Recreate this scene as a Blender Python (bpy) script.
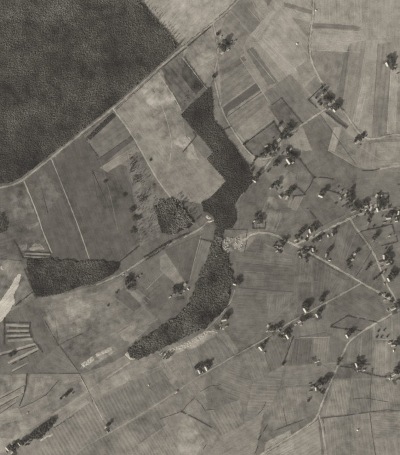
import bpy, bmesh, math, random
import numpy as np
from mathutils import Vector, noise

for o in list(bpy.data.objects):
    bpy.data.objects.remove(o)
scene = bpy.context.scene
COL = scene.collection
random.seed(7)
RNG = np.random.default_rng(7)

# ------------------------------------------------------------------ camera
S = 2.5                      # metres covered by one photograph pixel
ALT = 2400.0                 # flying height
cd = bpy.data.cameras.new('aerial_camera')
cam = bpy.data.objects.new('aerial_camera', cd)
COL.objects.link(cam)
cam.location = (0, 0, ALT)   # looks straight down, photograph's top = +Y
cd.sensor_fit = 'VERTICAL'
cd.angle = 2 * math.atan(455 * S / 2 / ALT)
cd.clip_start = 10
cd.clip_end = 30000
scene.camera = cam

# ------------------------------------------------------------------ light
SUN_EL = math.radians(27)
SUN_FROM = Vector((-0.68, -0.73))          # low sun from the lower left
w = bpy.data.worlds.new('World')
scene.world = w
w.use_nodes = True
nt = w.node_tree
bgn = nt.nodes['Background']
sky = nt.nodes.new('ShaderNodeTexSky')
sky.sky_type = 'NISHITA'
sky.sun_disc = False
sky.sun_elevation = SUN_EL
sky.sun_rotation = math.atan2(SUN_FROM.x, SUN_FROM.y)
sky.dust_density = 4.0
hs = nt.nodes.new('ShaderNodeHueSaturation')    # orthochromatic print: no blue cast
hs.inputs['Saturation'].default_value = 0.0
nt.links.new(sky.outputs[0], hs.inputs['Color'])
nt.links.new(hs.outputs[0], bgn.inputs['Color'])
bgn.inputs['Strength'].default_value = 0.10
sd = bpy.data.lights.new('sun', 'SUN')
sd.energy = 4.4
sd.angle = math.radians(0.5)
sd.color = (1.0, 0.985, 0.95)
sun = bpy.data.objects.new('sun', sd)
COL.objects.link(sun)
d = Vector((-SUN_FROM.x, -SUN_FROM.y, 0)).normalized() * math.cos(SUN_EL)
d.z = -math.sin(SUN_EL)
sun.rotation_euler = d.to_track_quat('-Z', 'Y').to_euler()
sun.location = (-300, -300, 600)
scene.cycles.filter_width = 2.3      # soft old lens
vs = scene.view_settings
vs.view_transform = 'Standard'
vs.look = 'None'
vs.exposure = 0.0
vs.gamma = 1.0
vs.use_curve_mapping = False

# ------------------------------------------------------------------ helpers
HAZE = 2.4e-5               # density of the air
AIR, GAIN = 0.021, 1.09      # light scattered by the air; brightness per unit of albedo on level ground
def lin(g):
    g = g / 255.0
    return g / 12.92 if g <= 0.04045 else ((g + 0.055) / 1.055) ** 2.4
def alb(g):
    return max(0.012, (lin(g) - AIR) / GAIN)
def P(x, y):
    return ((x - 200.0) * S, (227.5 - y) * S)

def link(o):
    COL.objects.link(o)
    return o
def mesh_obj(name, verts, faces, mat, parent=None):
    me = bpy.data.meshes.new(name)
    me.from_pydata(verts, [], faces)
    me.materials.append(mat)
    o = bpy.data.objects.new(name, me)
    link(o)
    if parent is not None:
        o.parent = parent
    return o
def tag(o, label, cat, group=None):
    o['label'] = label
    o['category'] = cat
    if group:
        o['group'] = group
    return o
def empty(name, loc=(0, 0, 0), rz=0.0):
    o = bpy.data.objects.new(name, None)
    o.empty_display_size = 2
    link(o)
    o.location = loc
    o.rotation_euler = (0, 0, rz)
    return o
def copy_tree(o, parent=None):
    c = o.copy()
    link(c)
    c.parent = parent
    for ch in o.children:
        copy_tree(ch, c)
    return c

# ------------------------------------------------------------------ materials
def N(t, kind, **kw):
    n = t.nodes.new(kind)
    for k, v in kw.items():
        setattr(n, k, v)
    return n
def mathn(t, op, a, b=None, c=None):
    n = N(t, 'ShaderNodeMath', operation=op)
    for i, v in enumerate((a, b, c)):
        if v is None:
            continue
        if isinstance(v, (int, float)):
            n.inputs[i].default_value = v
        else:
            t.links.new(v, n.inputs[i])
    return n.outputs[0]
def noise_tex(t, vec, scale, detail=3.0, rough=0.55):
    n = N(t, 'ShaderNodeTexNoise')
    n.inputs['Scale'].default_value = scale
    n.inputs['Detail'].default_value = detail
    n.inputs['Roughness'].default_value = rough
    t.links.new(vec, n.inputs['Vector'])
    return n.outputs['Fac']
TINT = (1.09, 1.0, 0.85)    # warm grey of the print
def sepia(t, val):
    c = N(t, 'ShaderNodeCombineColor')
    for i, k in enumerate(TINT):
        t.links.new(mathn(t, 'MULTIPLY', val, k), c.inputs[i])
    return c.outputs[0]
def objattr(t, name):
    a = N(t, 'ShaderNodeAttribute', attribute_type='OBJECT', attribute_name=name)
    return a.outputs['Fac']
def new_mat(name):
    m = bpy.data.materials.new(name)
    m.use_nodes = True
    t = m.node_tree
    b = t.nodes['Principled BSDF']
    b.inputs['Roughness'].default_value = 0.95
    b.inputs['Specular IOR Level'].default_value = 0.05
    return m, t, b

def land_material():
    """worked land: tone, stripe, mottle come from each field's own properties"""
    m, t, b = new_mat('worked_land')
    uv = N(t, 'ShaderNodeUVMap', uv_map='UVMap').outputs[0]
    geo = N(t, 'ShaderNodeNewGeometry').outputs['Position']
    sep = N(t, 'ShaderNodeSeparateXYZ')
    t.links.new(uv, sep.inputs[0])
    u, v = sep.outputs[0], sep.outputs[1]
    tone, sa, sp, mo = (objattr(t, k) for k in ('tone', 'stripe', 'period', 'mottle'))
    n1 = noise_tex(t, geo, 0.012, 3)
    n2 = noise_tex(t, geo, 0.055, 4, 0.6)
    n3 = noise_tex(t, geo, 0.33, 4, 0.72)
    # plough streaks along v
    cmb = N(t, 'ShaderNodeCombineXYZ')
    t.links.new(mathn(t, 'MULTIPLY', u, 0.30), cmb.inputs[0])
    t.links.new(mathn(t, 'MULTIPLY', v, 0.012), cmb.inputs[1])
    n4 = noise_tex(t, cmb.outputs[0], 1.0, 3, 0.6)
    # beds: stripes across u, slightly wandering and fading
    uu = mathn(t, 'ADD', u, mathn(t, 'MULTIPLY', n2, 5.0))
    ph = mathn(t, 'DIVIDE', uu, sp)
    st = mathn(t, 'SINE', mathn(t, 'MULTIPLY', ph, 6.2832))
    st = mathn(t, 'MULTIPLY', st, mathn(t, 'MULTIPLY', sa, mathn(t, 'ADD', 0.15, mathn(t, 'MULTIPLY', n1, 1.7))))
    f = mathn(t, 'MULTIPLY', mathn(t, 'SUBTRACT', n1, 0.5), 1.25)
    f = mathn(t, 'ADD', f, mathn(t, 'MULTIPLY', mathn(t, 'SUBTRACT', n2, 0.5), 1.35))
    f = mathn(t, 'MULTIPLY', f, mo)
    f = mathn(t, 'ADD', f, mathn(t, 'MULTIPLY', mathn(t, 'SUBTRACT', n3, 0.5), 1.25))
    f = mathn(t, 'ADD', f, mathn(t, 'MULTIPLY', mathn(t, 'SUBTRACT', n4, 0.5), 0.75))
    f = mathn(t, 'ADD', mathn(t, 'ADD', f, st), 1.0)
    val = mathn(t, 'MULTIPLY', tone, mathn(t, 'MAXIMUM', f, 0.3))
    t.links.new(sepia(t, val), b.inputs['Base Color'])
    bp = N(t, 'ShaderNodeBump')
    bp.inputs['Strength'].default_value = 0.25
    bp.inputs['Distance'].default_value = 0.8
    t.links.new(n3, bp.inputs['Height'])
    t.links.new(bp.outputs[0], b.inputs['Normal'])
    return m

def ground_material():
    """country beyond the frame: patchwork of fields"""
    m, t, b = new_mat('open_country')
    geo = N(t, 'ShaderNodeNewGeometry').outputs['Position']
    vo = N(t, 'ShaderNodeTexVoronoi', distance='MANHATTAN')
    vo.inputs['Scale'].default_value = 0.0075
    vo.inputs['Randomness'].default_value = 0.85
    t.links.new(geo, vo.inputs['Vector'])
    sc = N(t, 'ShaderNodeSeparateColor')
    t.links.new(vo.outputs['Color'], sc.inputs[0])
    n2 = noise_tex(t, geo, 0.05, 4)
    n3 = noise_tex(t, geo, 0.35, 4, 0.7)
    f = mathn(t, 'ADD', mathn(t, 'MULTIPLY', sc.outputs[0], 0.5), 0.55)
    f = mathn(t, 'ADD', f, mathn(t, 'MULTIPLY', n2, 0.25))
    f = mathn(t, 'ADD', f, mathn(t, 'MULTIPLY', n3, 0.25))
    t.links.new(sepia(t, mathn(t, 'MULTIPLY', f, alb(104))), b.inputs['Base Color'])
    return m

def simple_mat(name, a, scale=0.5, amp=0.3, tint=True):
    m, t, b = new_mat(name)
    geo = N(t, 'ShaderNodeTexCoord').outputs['Object']
    n = noise_tex(t, geo, scale, 4, 0.65)
    oi = N(t, 'ShaderNodeObjectInfo').outputs['Random']
    f = mathn(t, 'ADD', 1.0 - amp * 0.5 - 0.1, mathn(t, 'ADD', mathn(t, 'MULTIPLY', n, amp), mathn(t, 'MULTIPLY', oi, 0.2)))
    t.links.new(sepia(t, mathn(t, 'MULTIPLY', f, a)), b.inputs['Base Color'])
    return m

def leaf_mat(name, a):
    """foliage: each plant's own tone is stored in the 'shade' attribute"""
    m, t, b = new_mat(name)
    at = N(t, 'ShaderNodeAttribute', attribute_type='GEOMETRY', attribute_name='shade').outputs['Fac']
    t.links.new(sepia(t, mathn(t, 'MULTIPLY', at, a)), b.inputs['Base Color'])
    b.inputs['Roughness'].default_value = 0.8
    return m

M_LAND = land_material()
M_GROUND = ground_material()
M_NEEDLE = leaf_mat('dark_needles', 0.115)
M_LEAF = leaf_mat('leaves', 0.074)
M_HEDGE = leaf_mat('hedge_leaves', 0.10)
M_BARK = simple_mat('bark', 0.10, 3.0)
M_BRICK = simple_mat('brick_wall', 0.30, 1.5)
M_WHITEWASH = simple_mat('whitewashed_wall', 0.55, 1.0, 0.15)
M_ROOF = {'w': simple_mat('pale_roof', 0.39, 0.5, 0.5),
          'g': simple_mat('grey_tile_roof', 0.20, 0.8, 0.3),
          'd': simple_mat('dark_thatch_roof', 0.11, 0.8, 0.3)}
M_TRIM = simple_mat('painted_trim', 0.5, 1.0, 0.1)
M_GLASS, _t, _b = new_mat('window_glass')
_b.inputs['Base Color'].default_value = (0.03, 0.03, 0.028, 1)
_b.inputs['Roughness'].default_value = 0.15
_b.inputs['Specular IOR Level'].default_value = 0.5
M_SPOIL = simple_mat('pale_spoil', 0.37, 0.22, 0.9)
M_RUBBLE = simple_mat('rubble', 0.36, 0.35, 0.8)
M_STRAW = simple_mat('straw', 0.6, 1.0, 0.3)

# ------------------------------------------------------------------ land sheets
def jitter_ring(pts, closed=True, step=5.0, amp=0.9):
    out = []
    n = len(pts)
    segs = n if closed else n - 1
    for i in range(segs):
        a = Vector(pts[i]); b = Vector(pts[(i + 1) % n])
        k = max(1, int((b - a).length / step))
        nrm = Vector((-(b - a).y, (b - a).x)).normalized() if (b - a).length > 1e-6 else Vector((0, 0))
        for j in range(k):
            p = a.lerp(b, j / k)
            q = noise.noise((p.x * 0.09, p.y * 0.09, 3.3)) * amp * 1.6 + random.uniform(-amp, amp) * 0.8
            p = p + nrm * q
            out.append((p.x, p.y))
    if not closed:
        out.append(tuple(pts[-1]))
    return out

SHEETS = []      # (x0,y0,x1,y1,layer) for stacking the sheets 6 mm apart
def layer_for(pts):
    xs = [p[0] for p in pts]; ys = [p[1] for p in pts]
    bb = (min(xs) - 2, min(ys) - 2, max(xs) + 2, max(ys) + 2)
    L = 0
    for s in SHEETS:
        if s[0] < bb[2] and s[2] > bb[0] and s[1] < bb[3] and s[3] > bb[1]:
            L = max(L, s[4])
    SHEETS.append(bb + (L + 1,))
    return 0.006 * (L + 1)

def sheet_props(o, tone, stripe, period, mottle):
    o['kind'] = 'structure'
    o['tone'] = float(alb(tone)); o['stripe'] = float(stripe)
    o['period'] = float(period); o['mottle'] = float(mottle)

def add_uv(me, ang):
    uvl = me.uv_layers.new(name='UVMap')
    ca, sa = math.cos(ang), math.sin(ang)
    for lp in me.loops:
        v = me.vertices[lp.vertex_index].co
        # v runs along the working direction, u across it
        uvl.data[lp.index].uv = (-v.x * sa + v.y * ca, v.x * ca + v.y * sa)

def field(poly, tone, ang=None, stripe=0.0, period=9.0, mottle=1.0, name='field', amp=0.9):
    """poly in photograph pixels; ang = working direction in degrees, photograph sense (y up)"""
    pts = [P(*p) for p in poly]
    area = sum(pts[i][0] * pts[(i + 1) % len(pts)][1] - pts[(i + 1) % len(pts)][0] * pts[i][1] for i in range(len(pts)))
    if area < 0:
        pts.reverse()
    if ang is None:
        best = max(range(len(pts)), key=lambda i: math.dist(pts[i], pts[(i + 1) % len(pts)]))
        a, b = pts[best], pts[(best + 1) % len(pts)]
        an = math.atan2(b[1] - a[1], b[0] - a[0])
    else:
        an = math.radians(ang)
    ring = jitter_ring(pts, True, 2.6, amp)
    z = layer_for(pts)
    o = mesh_obj(name, [(x, y, z) for x, y in ring], [tuple(range(len(ring)))], M_LAND)
    add_uv(o.data, an)
    sheet_props(o, tone, stripe, period, mottle)
    return o

def smooth_line(pts, closed=False, it=2):
    for _ in range(it):
        out = [pts[0]]
        for a, b in zip(pts[:-1], pts[1:]):
            out.append((a[0] * .75 + b[0] * .25, a[1] * .75 + b[1] * .25))
            out.append((a[0] * .25 + b[0] * .75, a[1] * .25 + b[1] * .75))
        out.append(pts[-1])
        pts = out
    return pts

def resample(pts, step):
    out = [pts[0]]
    for a, b in zip(pts[:-1], pts[1:]):
        L = math.dist(a, b)
        k = max(1, int(L / step))
        for j in range(1, k + 1):
            out.append((a[0] + (b[0] - a[0]) * j / k, a[1] + (b[1] - a[1]) * j / k))
    return out

def road(line, width, tone, name='road', mottle=0.6, rough=0.35, smooth=True):
    pts = [P(*p) for p in line]
    if smooth and len(pts) > 2:
        pts = smooth_line(pts)
    pts = resample(pts, 4.0)
    z = layer_for(pts)
    vs_, fs = [], []
    wm = width * S / 2
    for i, p in enumerate(pts):
        a = Vector(pts[max(0, i - 1)]); b = Vector(pts[min(len(pts) - 1, i + 1)])
        n = Vector((-(b - a).y, (b - a).x)).normalized()
        l = wm * (1 + rough * noise.noise((p[0] * .12, p[1] * .12, 1.0)) + random.uniform(-.5, .5) * rough)
        r = wm * (1 + rough * noise.noise((p[0] * .12, p[1] * .12, 9.0)) + random.uniform(-.5, .5) * rough)
        vs_ += [(p[0] + n.x * l, p[1] + n.y * l, z), (p[0] - n.x * r, p[1] - n.y * r, z)]
        if i:
            k = 2 * i
            fs.append((k - 2, k - 1, k + 1, k))
    o = mesh_obj(name, vs_, fs, M_LAND)
    a, b = pts[0], pts[-1]
    add_uv(o.data, math.atan2(b[1] - a[1], b[0] - a[0]))
    sheet_props(o, tone, 0.0, 9.0, mottle)
    return o

# ground reaching the horizon
g = mesh_obj('ground', [(-7000, -7000, 0), (7000, -7000, 0), (7000, 7000, 0), (-7000, 7000, 0)], [(0, 1, 2, 3)], M_GROUND)
g['kind'] = 'structure'

EDGES = []
# ---- large tracts first, single fields after (photograph pixels, tone = brightness of that land)
FIELDS = [
 dict(poly=[(-60,-50),(460,-50),(460,505),(-60,505)], tone=107, ang=-62, mottle=1.2),
 # left moor and the country around it
 dict(poly=[(-40,180),(24,178),(113,107),(160,66),(215,85),(205,205),(225,232),(205,300),(130,362),(80,375),(-40,420)], tone=104, ang=-68, mottle=.9),
 dict(poly=[(-40,200),(24,180),(44,230),(52,253),(22,258),(-40,262)], tone=101, mottle=1.2),
 dict(poly=[(24,180),(51,158),(70,205),(90,260),(52,258)], tone=97, ang=-68, mottle=.8),
 dict(poly=[(51,158),(84,136),(126,165),(134,200),(140,240),(118,262),(90,260)], tone=97, ang=-68, mottle=.8),
 dict(poly=[(126,150),(145,158),(158,180),(172,198),(158,206),(160,236),(140,246),(134,200)], tone=111, ang=40, mottle=1.3),
 # between the big wood and the L-shaped wood
 dict(poly=[(113,109),(160,67),(184,112),(216,152),(208,162),(228,182),(202,204),(172,198),(158,180)], tone=124, ang=-55, mottle=1.0),
 dict(poly=[(113,112),(130,131),(144,157),(126,166),(98,158),(84,136)], tone=110, ang=35, mottle=1.0),
 dict(poly=[(87,137),(112,112),(116,116),(90,140)], tone=80, mottle=.6),
 dict(poly=[(97,160),(132,135),(134,139),(100,166)], tone=96, mottle=1),
 dict(poly=[(100,168),(136,146),(140,152),(108,172)], tone=120, mottle=1),
 dict(poly=[(183,136),(205,158),(222,180),(198,200),(176,190),(170,160)], tone=122, mottle=.8, ang=-50),
 dict(poly=[(172,142),(181,134),(190,138),(198,158),(190,160),(182,148)], tone=138, mottle=1.5),
 dict(poly=[(182,113),(198,134),(213,152),(205,158),(186,136)], tone=112, mottle=.8),
 dict(poly=[(209,85),(216,86),(226,117),(246,147),(256,178),(252,184),(240,165),(222,135),(210,122)], tone=116, ang=-58, mottle=1.0),
 dict(poly=[(158,359),(180,346),(207,330.5),(219,329.5),(217,335),(194,348),(168,363),(156,364)], tone=127, ang=28, mottle=1.8, amp=1.6),
 dict(poly=[(80,368),(95,355),(112,346),(118,350),(100,362),(84,373)], tone=122, ang=28, mottle=2.0, amp=2.0),
 # pale fields at the top
 dict(poly=[(128,-30),(214,-30),(214,21),(186,48),(160,30)], tone=149, ang=43, mottle=.9),
 dict(poly=[(128,-30),(207,-30),(161,17),(150,10)], tone=145, ang=43, mottle=.7),
 dict(poly=[(214,-30),(262,-30),(214,22)], tone=150, ang=43, mottle=.8),
 dict(poly=[(184,47),(212,24),(218,45),(214,78),(207,88),(183,57)], tone=124, ang=-55, mottle=1.1),
 dict(poly=[(163,66),(183,56),(205,86),(182,112),(166,88)], tone=101, ang=-52, stripe=.07, period=12, mottle=1.4),
 dict(poly=[(184,60),(190,66),(205,86),(196,94),(182,76)], tone=88, ang=-52, mottle=1.6, amp=1.6),
 dict(poly=[(196,56),(211,48),(215,58),(200,66)], tone=134, ang=30, mottle=1.2),
 # right-hand country: one broad tract, then its fields
 dict(poly=[(212,24),(250,-30),(440,-30),(440,180),(300,180),(240,160),(216,92)], tone=126, ang=-75, mottle=.8),
 dict(poly=[(262,-30),(316,-30),(312,14),(309,56),(294,74),(262,40),(276,12)], tone=134, ang=-48, mottle=.7),
 dict(poly=[(316,-30),(362,-30),(362,25),(312,25)], tone=142, ang=-88, mottle=.7, stripe=.02, period=7),
 dict(poly=[(362,-30),(440,-30),(440,38),(366,38)], tone=131, ang=-88, mottle=.7),
 dict(poly=[(311,28),(362,30),(366,38),(360,52),(310,50)], tone=134, ang=-5, mottle=.8),
 dict(poly=[(311,23),(338,24),(361,27),(359,31),(336,29),(310,29)], tone=113, mottle=.7),
 dict(poly=[(284,2),(312,10),(312,15),(284,6)], tone=116, mottle=.7),
 dict(poly=[(291,17),(310,22),(308,38)], tone=121, mottle=.8),
 dict(poly=[(228,8),(246,-14),(252,-5),(262,24),(252,36)], tone=117, ang=-46, mottle=.8, stripe=.03, period=11),
 dict(poly=[(246,-14),(262,-30),(284,-20),(272,10),(262,24)], tone=129, ang=-46, mottle=.8),
 dict(poly=[(262,-4),(275,-8),(268,6)], tone=112),
 dict(poly=[(272,10),(277,13),(257,40),(250,35)], tone=151, mottle=.6),
 dict(poly=[(222,24),(230,12),(250,34),(240,52),(226,58),(217,46)], tone=116, ang=-46, mottle=1),
 dict(poly=[(219,60),(240,46),(250,60),(258,80),(222,106)], tone=114, ang=36, stripe=.05, period=14, mottle=.9),
 dict(poly=[(222,70),(244,56),(246,60),(222,76)], tone=104, ang=36),
 dict(poly=[(221,109),(256,83),(263,91),(225,118)], tone=97, ang=36, mottle=.6),
 dict(poly=[(240,56),(246,52),(268,86),(262,91)], tone=124, ang=-54, mottle=.7),
 dict(poly=[(246,50),(253,47),(278,82),(268,86)], tone=109, ang=-54, mottle=.7),
 dict(poly=[(253,46),(258,42),(287,76),(278,82)], tone=126, ang=-54, mottle=.7),
 dict(poly=[(258,42),(263,38),(296,70),(287,76)], tone=137, ang=-48, mottle=.6),
 dict(poly=[(225,118),(263,92),(268,102),(236,130)], tone=113, ang=36, mottle=.8, stripe=.04, period=12),
 dict(poly=[(236,130),(268,102),(275,117),(246,142)], tone=121, ang=36, mottle=.9),
 dict(poly=[(228,112),(262,89),(264,93),(226,119)], tone=121, ang=36),
 dict(poly=[(264,93),(290,74),(304,88),(322,112),(302,124),(281,98),(272,108)], tone=114, ang=-52, mottle=.8),
 dict(poly=[(296,68),(309,60),(316,75),(302,84)], tone=119, ang=-52),
 dict(poly=[(304,88),(316,76),(328,96),(322,104)], tone=112, ang=-52),
 dict(poly=[(268,106),(281,98),(302,124),(288,134)], tone=107, ang=-50, mottle=1.2),
 dict(poly=[(243,144),(274,120),(284,138),(272,152),(254,156)], tone=104, ang=36, mottle=1.4),
 # long strips at right
 dict(poly=[(311,56),(330,48),(349,45),(341,104),(326,90)], tone=118, ang=80, mottle=1),
 dict(poly=[(349,44),(366,40),(352,122),(341,104)], tone=124, ang=80, mottle=.7, stripe=.04, period=15),
 dict(poly=[(343,60),(349,46),(342,104),(336,100)], tone=112, ang=80, mottle=.7),
 dict(poly=[(366,40),(382,40),(380,80),(370,136),(354,124)], tone=131, ang=80, mottle=.7),
 dict(poly=[(363,78),(370,76),(358,127),(352,121)], tone=146, ang=78, mottle=.8),
 dict(poly=[(378,44),(392,42),(388,134),(372,138)], tone=119, ang=84, mottle=.7, stripe=.05, period=13),
 dict(poly=[(391,68),(398,68),(395,134),(387,134)], tone=147, ang=86, mottle=.8),
 dict(poly=[(398,40),(440,38),(440,134),(395,134)], tone=125, ang=86),
 dict(poly=[(322,114),(358,141),(400,138),(440,138),(440,180),(374,172),(357,166),(328,150),(308,128)], tone=116, ang=-40, mottle=.8),
 dict(poly=[(334,127),(342,127),(335,152),(328,151)], tone=142, mottle=.8),
 dict(poly=[(324,111),(330,110),(349,126),(346,129),(336,122)], tone=101, mottle=.9),
 dict(poly=[(357,142),(376,143),(372,168),(357,167)], tone=121, ang=80, stripe=.04, period=13),
 dict(poly=[(376,142),(440,140),(440,160),(378,166)], tone=124, ang=3, mottle=.8),
 # middle right: village country
 dict(poly=[(254,182),(276,152),(328,150),(357,167),(440,172),(440,330),(362,283),(310,250),(290,242),(262,233),(236,232),(233,206)], tone=108, ang=20, mottle=1.1),
 dict(poly=[(302,126),(320,114),(357,166),(356,188),(330,180),(312,150)], tone=105, ang=-55, mottle=1.0),
 dict(poly=[(328,150),(357,167),(374,170),(380,160),(350,140)], tone=120, ang=-30),
 dict(poly=[(357,170),(440,174),(440,205),(392,207),(372,194),(356,196)], tone=112, ang=5, mottle=.8),
 dict(poly=[(380,168),(389,167),(390,164),(402,163),(402,167),(390,168),(380,170)], tone=154, mottle=.6),
 dict(poly=[(255,182),(264,174),(272,184),(262,208),(258,232),(238,231),(240,198)], tone=103, ang=62, mottle=1.0),
 dict(poly=[(262,212),(268,196),(276,198),(282,215),(275,232),(266,230)], tone=117, ang=75, mottle=1.5),
 dict(poly=[(272,190),(284,168),(295,174),(296,186),(285,195)], tone=121, ang=55, mottle=1.0),
 dict(poly=[(290,196),(303,197),(296,211),(287,207)], tone=119, ang=70, mottle=.7),
 dict(poly=[(294,197),(314,180),(330,196),(345,214),(318,228),(305,212)], tone=102, ang=-40, mottle=1.1),
 dict(poly=[(300,165),(312,178),(308,192),(296,186)], tone=110, mottle=1),
 dict(poly=[(297,246),(350,221),(372,252),(383,278),(394,299),(360,282),(320,258)], tone=103, ang=62, mottle=.9, stripe=.04, period=14),
 dict(poly=[(338,230),(348,224),(340,262),(330,260)], tone=108, ang=70),
 dict(poly=[(346,258),(356,232),(374,256),(360,274)], tone=106, ang=60),
 dict(poly=[(360,232),(378,228),(392,224),(398,243),(381,246)], tone=108, ang=10, mottle=1.2),
 dict(poly=[(366,205),(379,204),(379,211),(364,213)], tone=136, mottle=1.2),
 # centre: below the road, right of the wood
 dict(poly=[(226,234),(262,234),(294,247),(294,300),(240,352),(225,330),(233,282)], tone=106, ang=-4, mottle=.9),
 dict(poly=[(240,234),(258,230),(256,238),(246,250),(240,252)], tone=117, mottle=.8),
 dict(poly=[(236,262),(293,268),(294,292),(238,288)], tone=100, ang=-4, mottle=.8, stripe=.03, period=10),
 dict(poly=[(240,288),(294,292),(292,312),(266,326),(236,312)], tone=104, ang=-3, mottle=.8, stripe=.04, period=8),
 dict(poly=[(294,248),(310,253),(362,284),(330,300),(298,318),(294,292)], tone=104, ang=84, mottle=.9, stripe=.04, period=13),
 dict(poly=[(297,282),(318,282),(316,300),(297,302)], tone=98, ang=84),
 dict(poly=[(362,284),(396,302),(378,320),(350,314),(328,303)], tone=104, ang=-30, mottle=.9),
 # lower right
 dict(poly=[(240,354),(268,337),(330,302),(380,321),(350,340),(332,378),(318,414),(264,412),(210,440),(205,380)], tone=108, ang=-82, mottle=.9),
 dict(poly=[(295,338),(326,332),(347,342),(338,362),(286,366)], tone=104, ang=-82, mottle=.9),
 dict(poly=[(286,367),(337,363),(330,382),(284,386)], tone=113, ang=5, mottle=.8),
 dict(poly=[(268,372),(284,366),(280,386),(268,410),(244,424),(252,384)], tone=112, ang=-3, stripe=.06, period=8, mottle=.7),
 dict(poly=[(280,388),(330,384),(320,412),(272,430),(262,440)], tone=107, ang=-82, mottle=1.0),
 dict(poly=[(330,327),(347,316),(378,322),(362,331)], tone=106, ang=-12, mottle=.9),
 dict(poly=[(348,341),(378,324),(372,364),(340,364)], tone=111, ang=86, mottle=.8, stripe=.05, period=18),
 dict(poly=[(374,325),(402,310),(402,340),(374,340)], tone=117, ang=88, mottle=.8),
 dict(poly=[(372,341),(440,336),(440,376),(372,376)], tone=113, ang=88, mottle=.8, stripe=.04, period=16),
 dict(poly=[(378,322),(440,290),(440,336),(402,338)], tone=112),
 dict(poly=[(333,379),(372,378),(440,380),(440,411),(370,411),(320,417)], tone=110, ang=-80, mottle=.9, stripe=.03, period=16),
 dict(poly=[(321,419),(369,413),(378,480),(327,480)], tone=114, ang=-82, mottle=.7, stripe=.03, period=9),
 dict(poly=[(370,413),(440,411),(440,480),(377,480)], tone=115, ang=-82, mottle=.8, stripe=.03, period=11),
 dict(poly=[(262,455),(318,420),(324,480),(240,480)], tone=117, ang=30, mottle=.8, stripe=.04, period=9),
 dict(poly=[(222,436),(264,412),(250,480),(186,480)], tone=117, ang=30, mottle=.7),

 dict(poly=[(296,340),(312,339),(308,362),(290,364)], tone=99, ang=84, stripe=.05, period=6),
 dict(poly=[(314,339),(330,336),(328,362),(312,364)], tone=113, ang=84, stripe=.05, period=6),
 dict(poly=[(240,356),(262,344),(272,372),(254,384)], tone=113, ang=-70, stripe=.04, period=7),
 dict(poly=[(262,344),(284,336),(290,340),(282,366),(270,372)], tone=104, ang=-70, stripe=.04, period=7),
 dict(poly=[(214,382),(240,360),(252,384),(246,404),(222,400)], tone=107, ang=-20, stripe=.05, period=6),
 dict(poly=[(284,388),(302,387),(296,418),(276,426)], tone=112, ang=-80, stripe=.05, period=6),
 dict(poly=[(335,381),(352,380),(346,414),(325,416)], tone=115, ang=-80, stripe=.05, period=7),
 dict(poly=[(353,380),(370,380),(369,411),(348,414)], tone=105, ang=-80, stripe=.04, period=7),
 dict(poly=[(372,380),(396,382),(398,409),(371,411)], tone=111, ang=-80, stripe=.05, period=6),
 dict(poly=[(330,422),(350,418),(352,470),(332,470)], tone=110, ang=-86, stripe=.04, period=5),
 dict(poly=[(374,416),(402,414),(404,436),(376,438)], tone=112, ang=-5, stripe=.05, period=6),
 dict(poly=[(350,344),(362,337),(360,362),(346,362)], tone=116, ang=86, stripe=.05, period=6),
 dict(poly=[(362,336),(372,330),(371,362),(361,362)], tone=107, ang=86, stripe=.05, period=6),
 dict(poly=[(376,344),(388,342),(388,374),(374,375)], tone=118, ang=88, stripe=.05, period=6),
 dict(poly=[(266,442),(290,430),(296,455),(262,470)], tone=122, ang=28, stripe=.06, period=6),
 dict(poly=[(300,254),(312,260),(312,292),(298,296)], tone=110, ang=84, stripe=.05, period=7),
 dict(poly=[(314,262),(330,272),(328,292),(314,298)], tone=99, ang=84, stripe=.05, period=7),
 dict(poly=[(330,272),(346,280),(340,292),(330,298)], tone=107, ang=60, stripe=.05, period=6),
 dict(poly=[(240,238),(262,240),(264,260),(238,258)], tone=101, ang=-6, stripe=.04, period=6),
 dict(poly=[(264,244),(292,256),(292,266),(264,263)], tone=109, ang=-6, stripe=.04, period=6),
 dict(poly=[(240,270),(264,272),(264,286),(240,286)], tone=105, ang=-4, stripe=.05, period=5),
 dict(poly=[(266,294),(292,294),(290,310),(268,318)], tone=109, ang=84, stripe=.05, period=6),
 dict(poly=[(140,88),(158,72),(176,100),(158,112),(146,102)], tone=133, ang=40, mottle=1.6, amp=2.5),
 dict(poly=[(150,110),(168,108),(176,128),(170,142),(156,136)], tone=117, ang=40, mottle=1.6, amp=2.5),
 dict(poly=[(164,378),(172,386),(160,396),(148,388)], tone=100, ang=-62, stripe=.05, period=6),
 dict(poly=[(182,386),(194,380),(206,396),(196,400)], tone=114, ang=-62, stripe=.04, period=6),
 dict(poly=[(126,426),(156,408),(166,424),(138,444)], tone=106, ang=-60, stripe=.06, period=8),
 dict(poly=[(138,446),(166,426),(178,442),(176,470),(150,470)], tone=115, ang=-60, stripe=.05, period=7),
 dict(poly=[(182,424),(196,430),(204,440),(190,470),(178,470),(176,440)], tone=119, ang=-60, mottle=1.4, amp=2),
 dict(poly=[(64,300),(78,294),(92,310),(84,330),(72,332)], tone=122, ang=20, mottle=1.8, amp=3),
 dict(poly=[(44,306),(52,302),(60,326),(58,340),(50,330)], tone=119, ang=-65, mottle=1.6, amp=3),
 dict(poly=[(96,312),(116,300),(128,316),(112,330),(98,332)], tone=106, ang=20, mottle=1.8, amp=3),
 dict(poly=[(118,334),(136,322),(150,326),(130,344)], tone=119, ang=30, mottle=1.8, amp=3),
 dict(poly=[(36,378),(52,376),(50,392),(34,398)], tone=119, ang=-70, mottle=1.2),
 dict(poly=[(62,384),(78,380),(84,392),(72,398)], tone=107, ang=28, mottle=1.4),
 dict(poly=[(98,384),(126,370),(132,380),(102,396)], tone=123, ang=28, mottle=1.0),
 dict(poly=[(132,362),(156,358),(162,366),(138,374)], tone=120, ang=28, mottle=1.0),
 dict(poly=[(60,188),(74,196),(88,240),(84,256)], tone=93, ang=-68, mottle=1.2),
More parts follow.
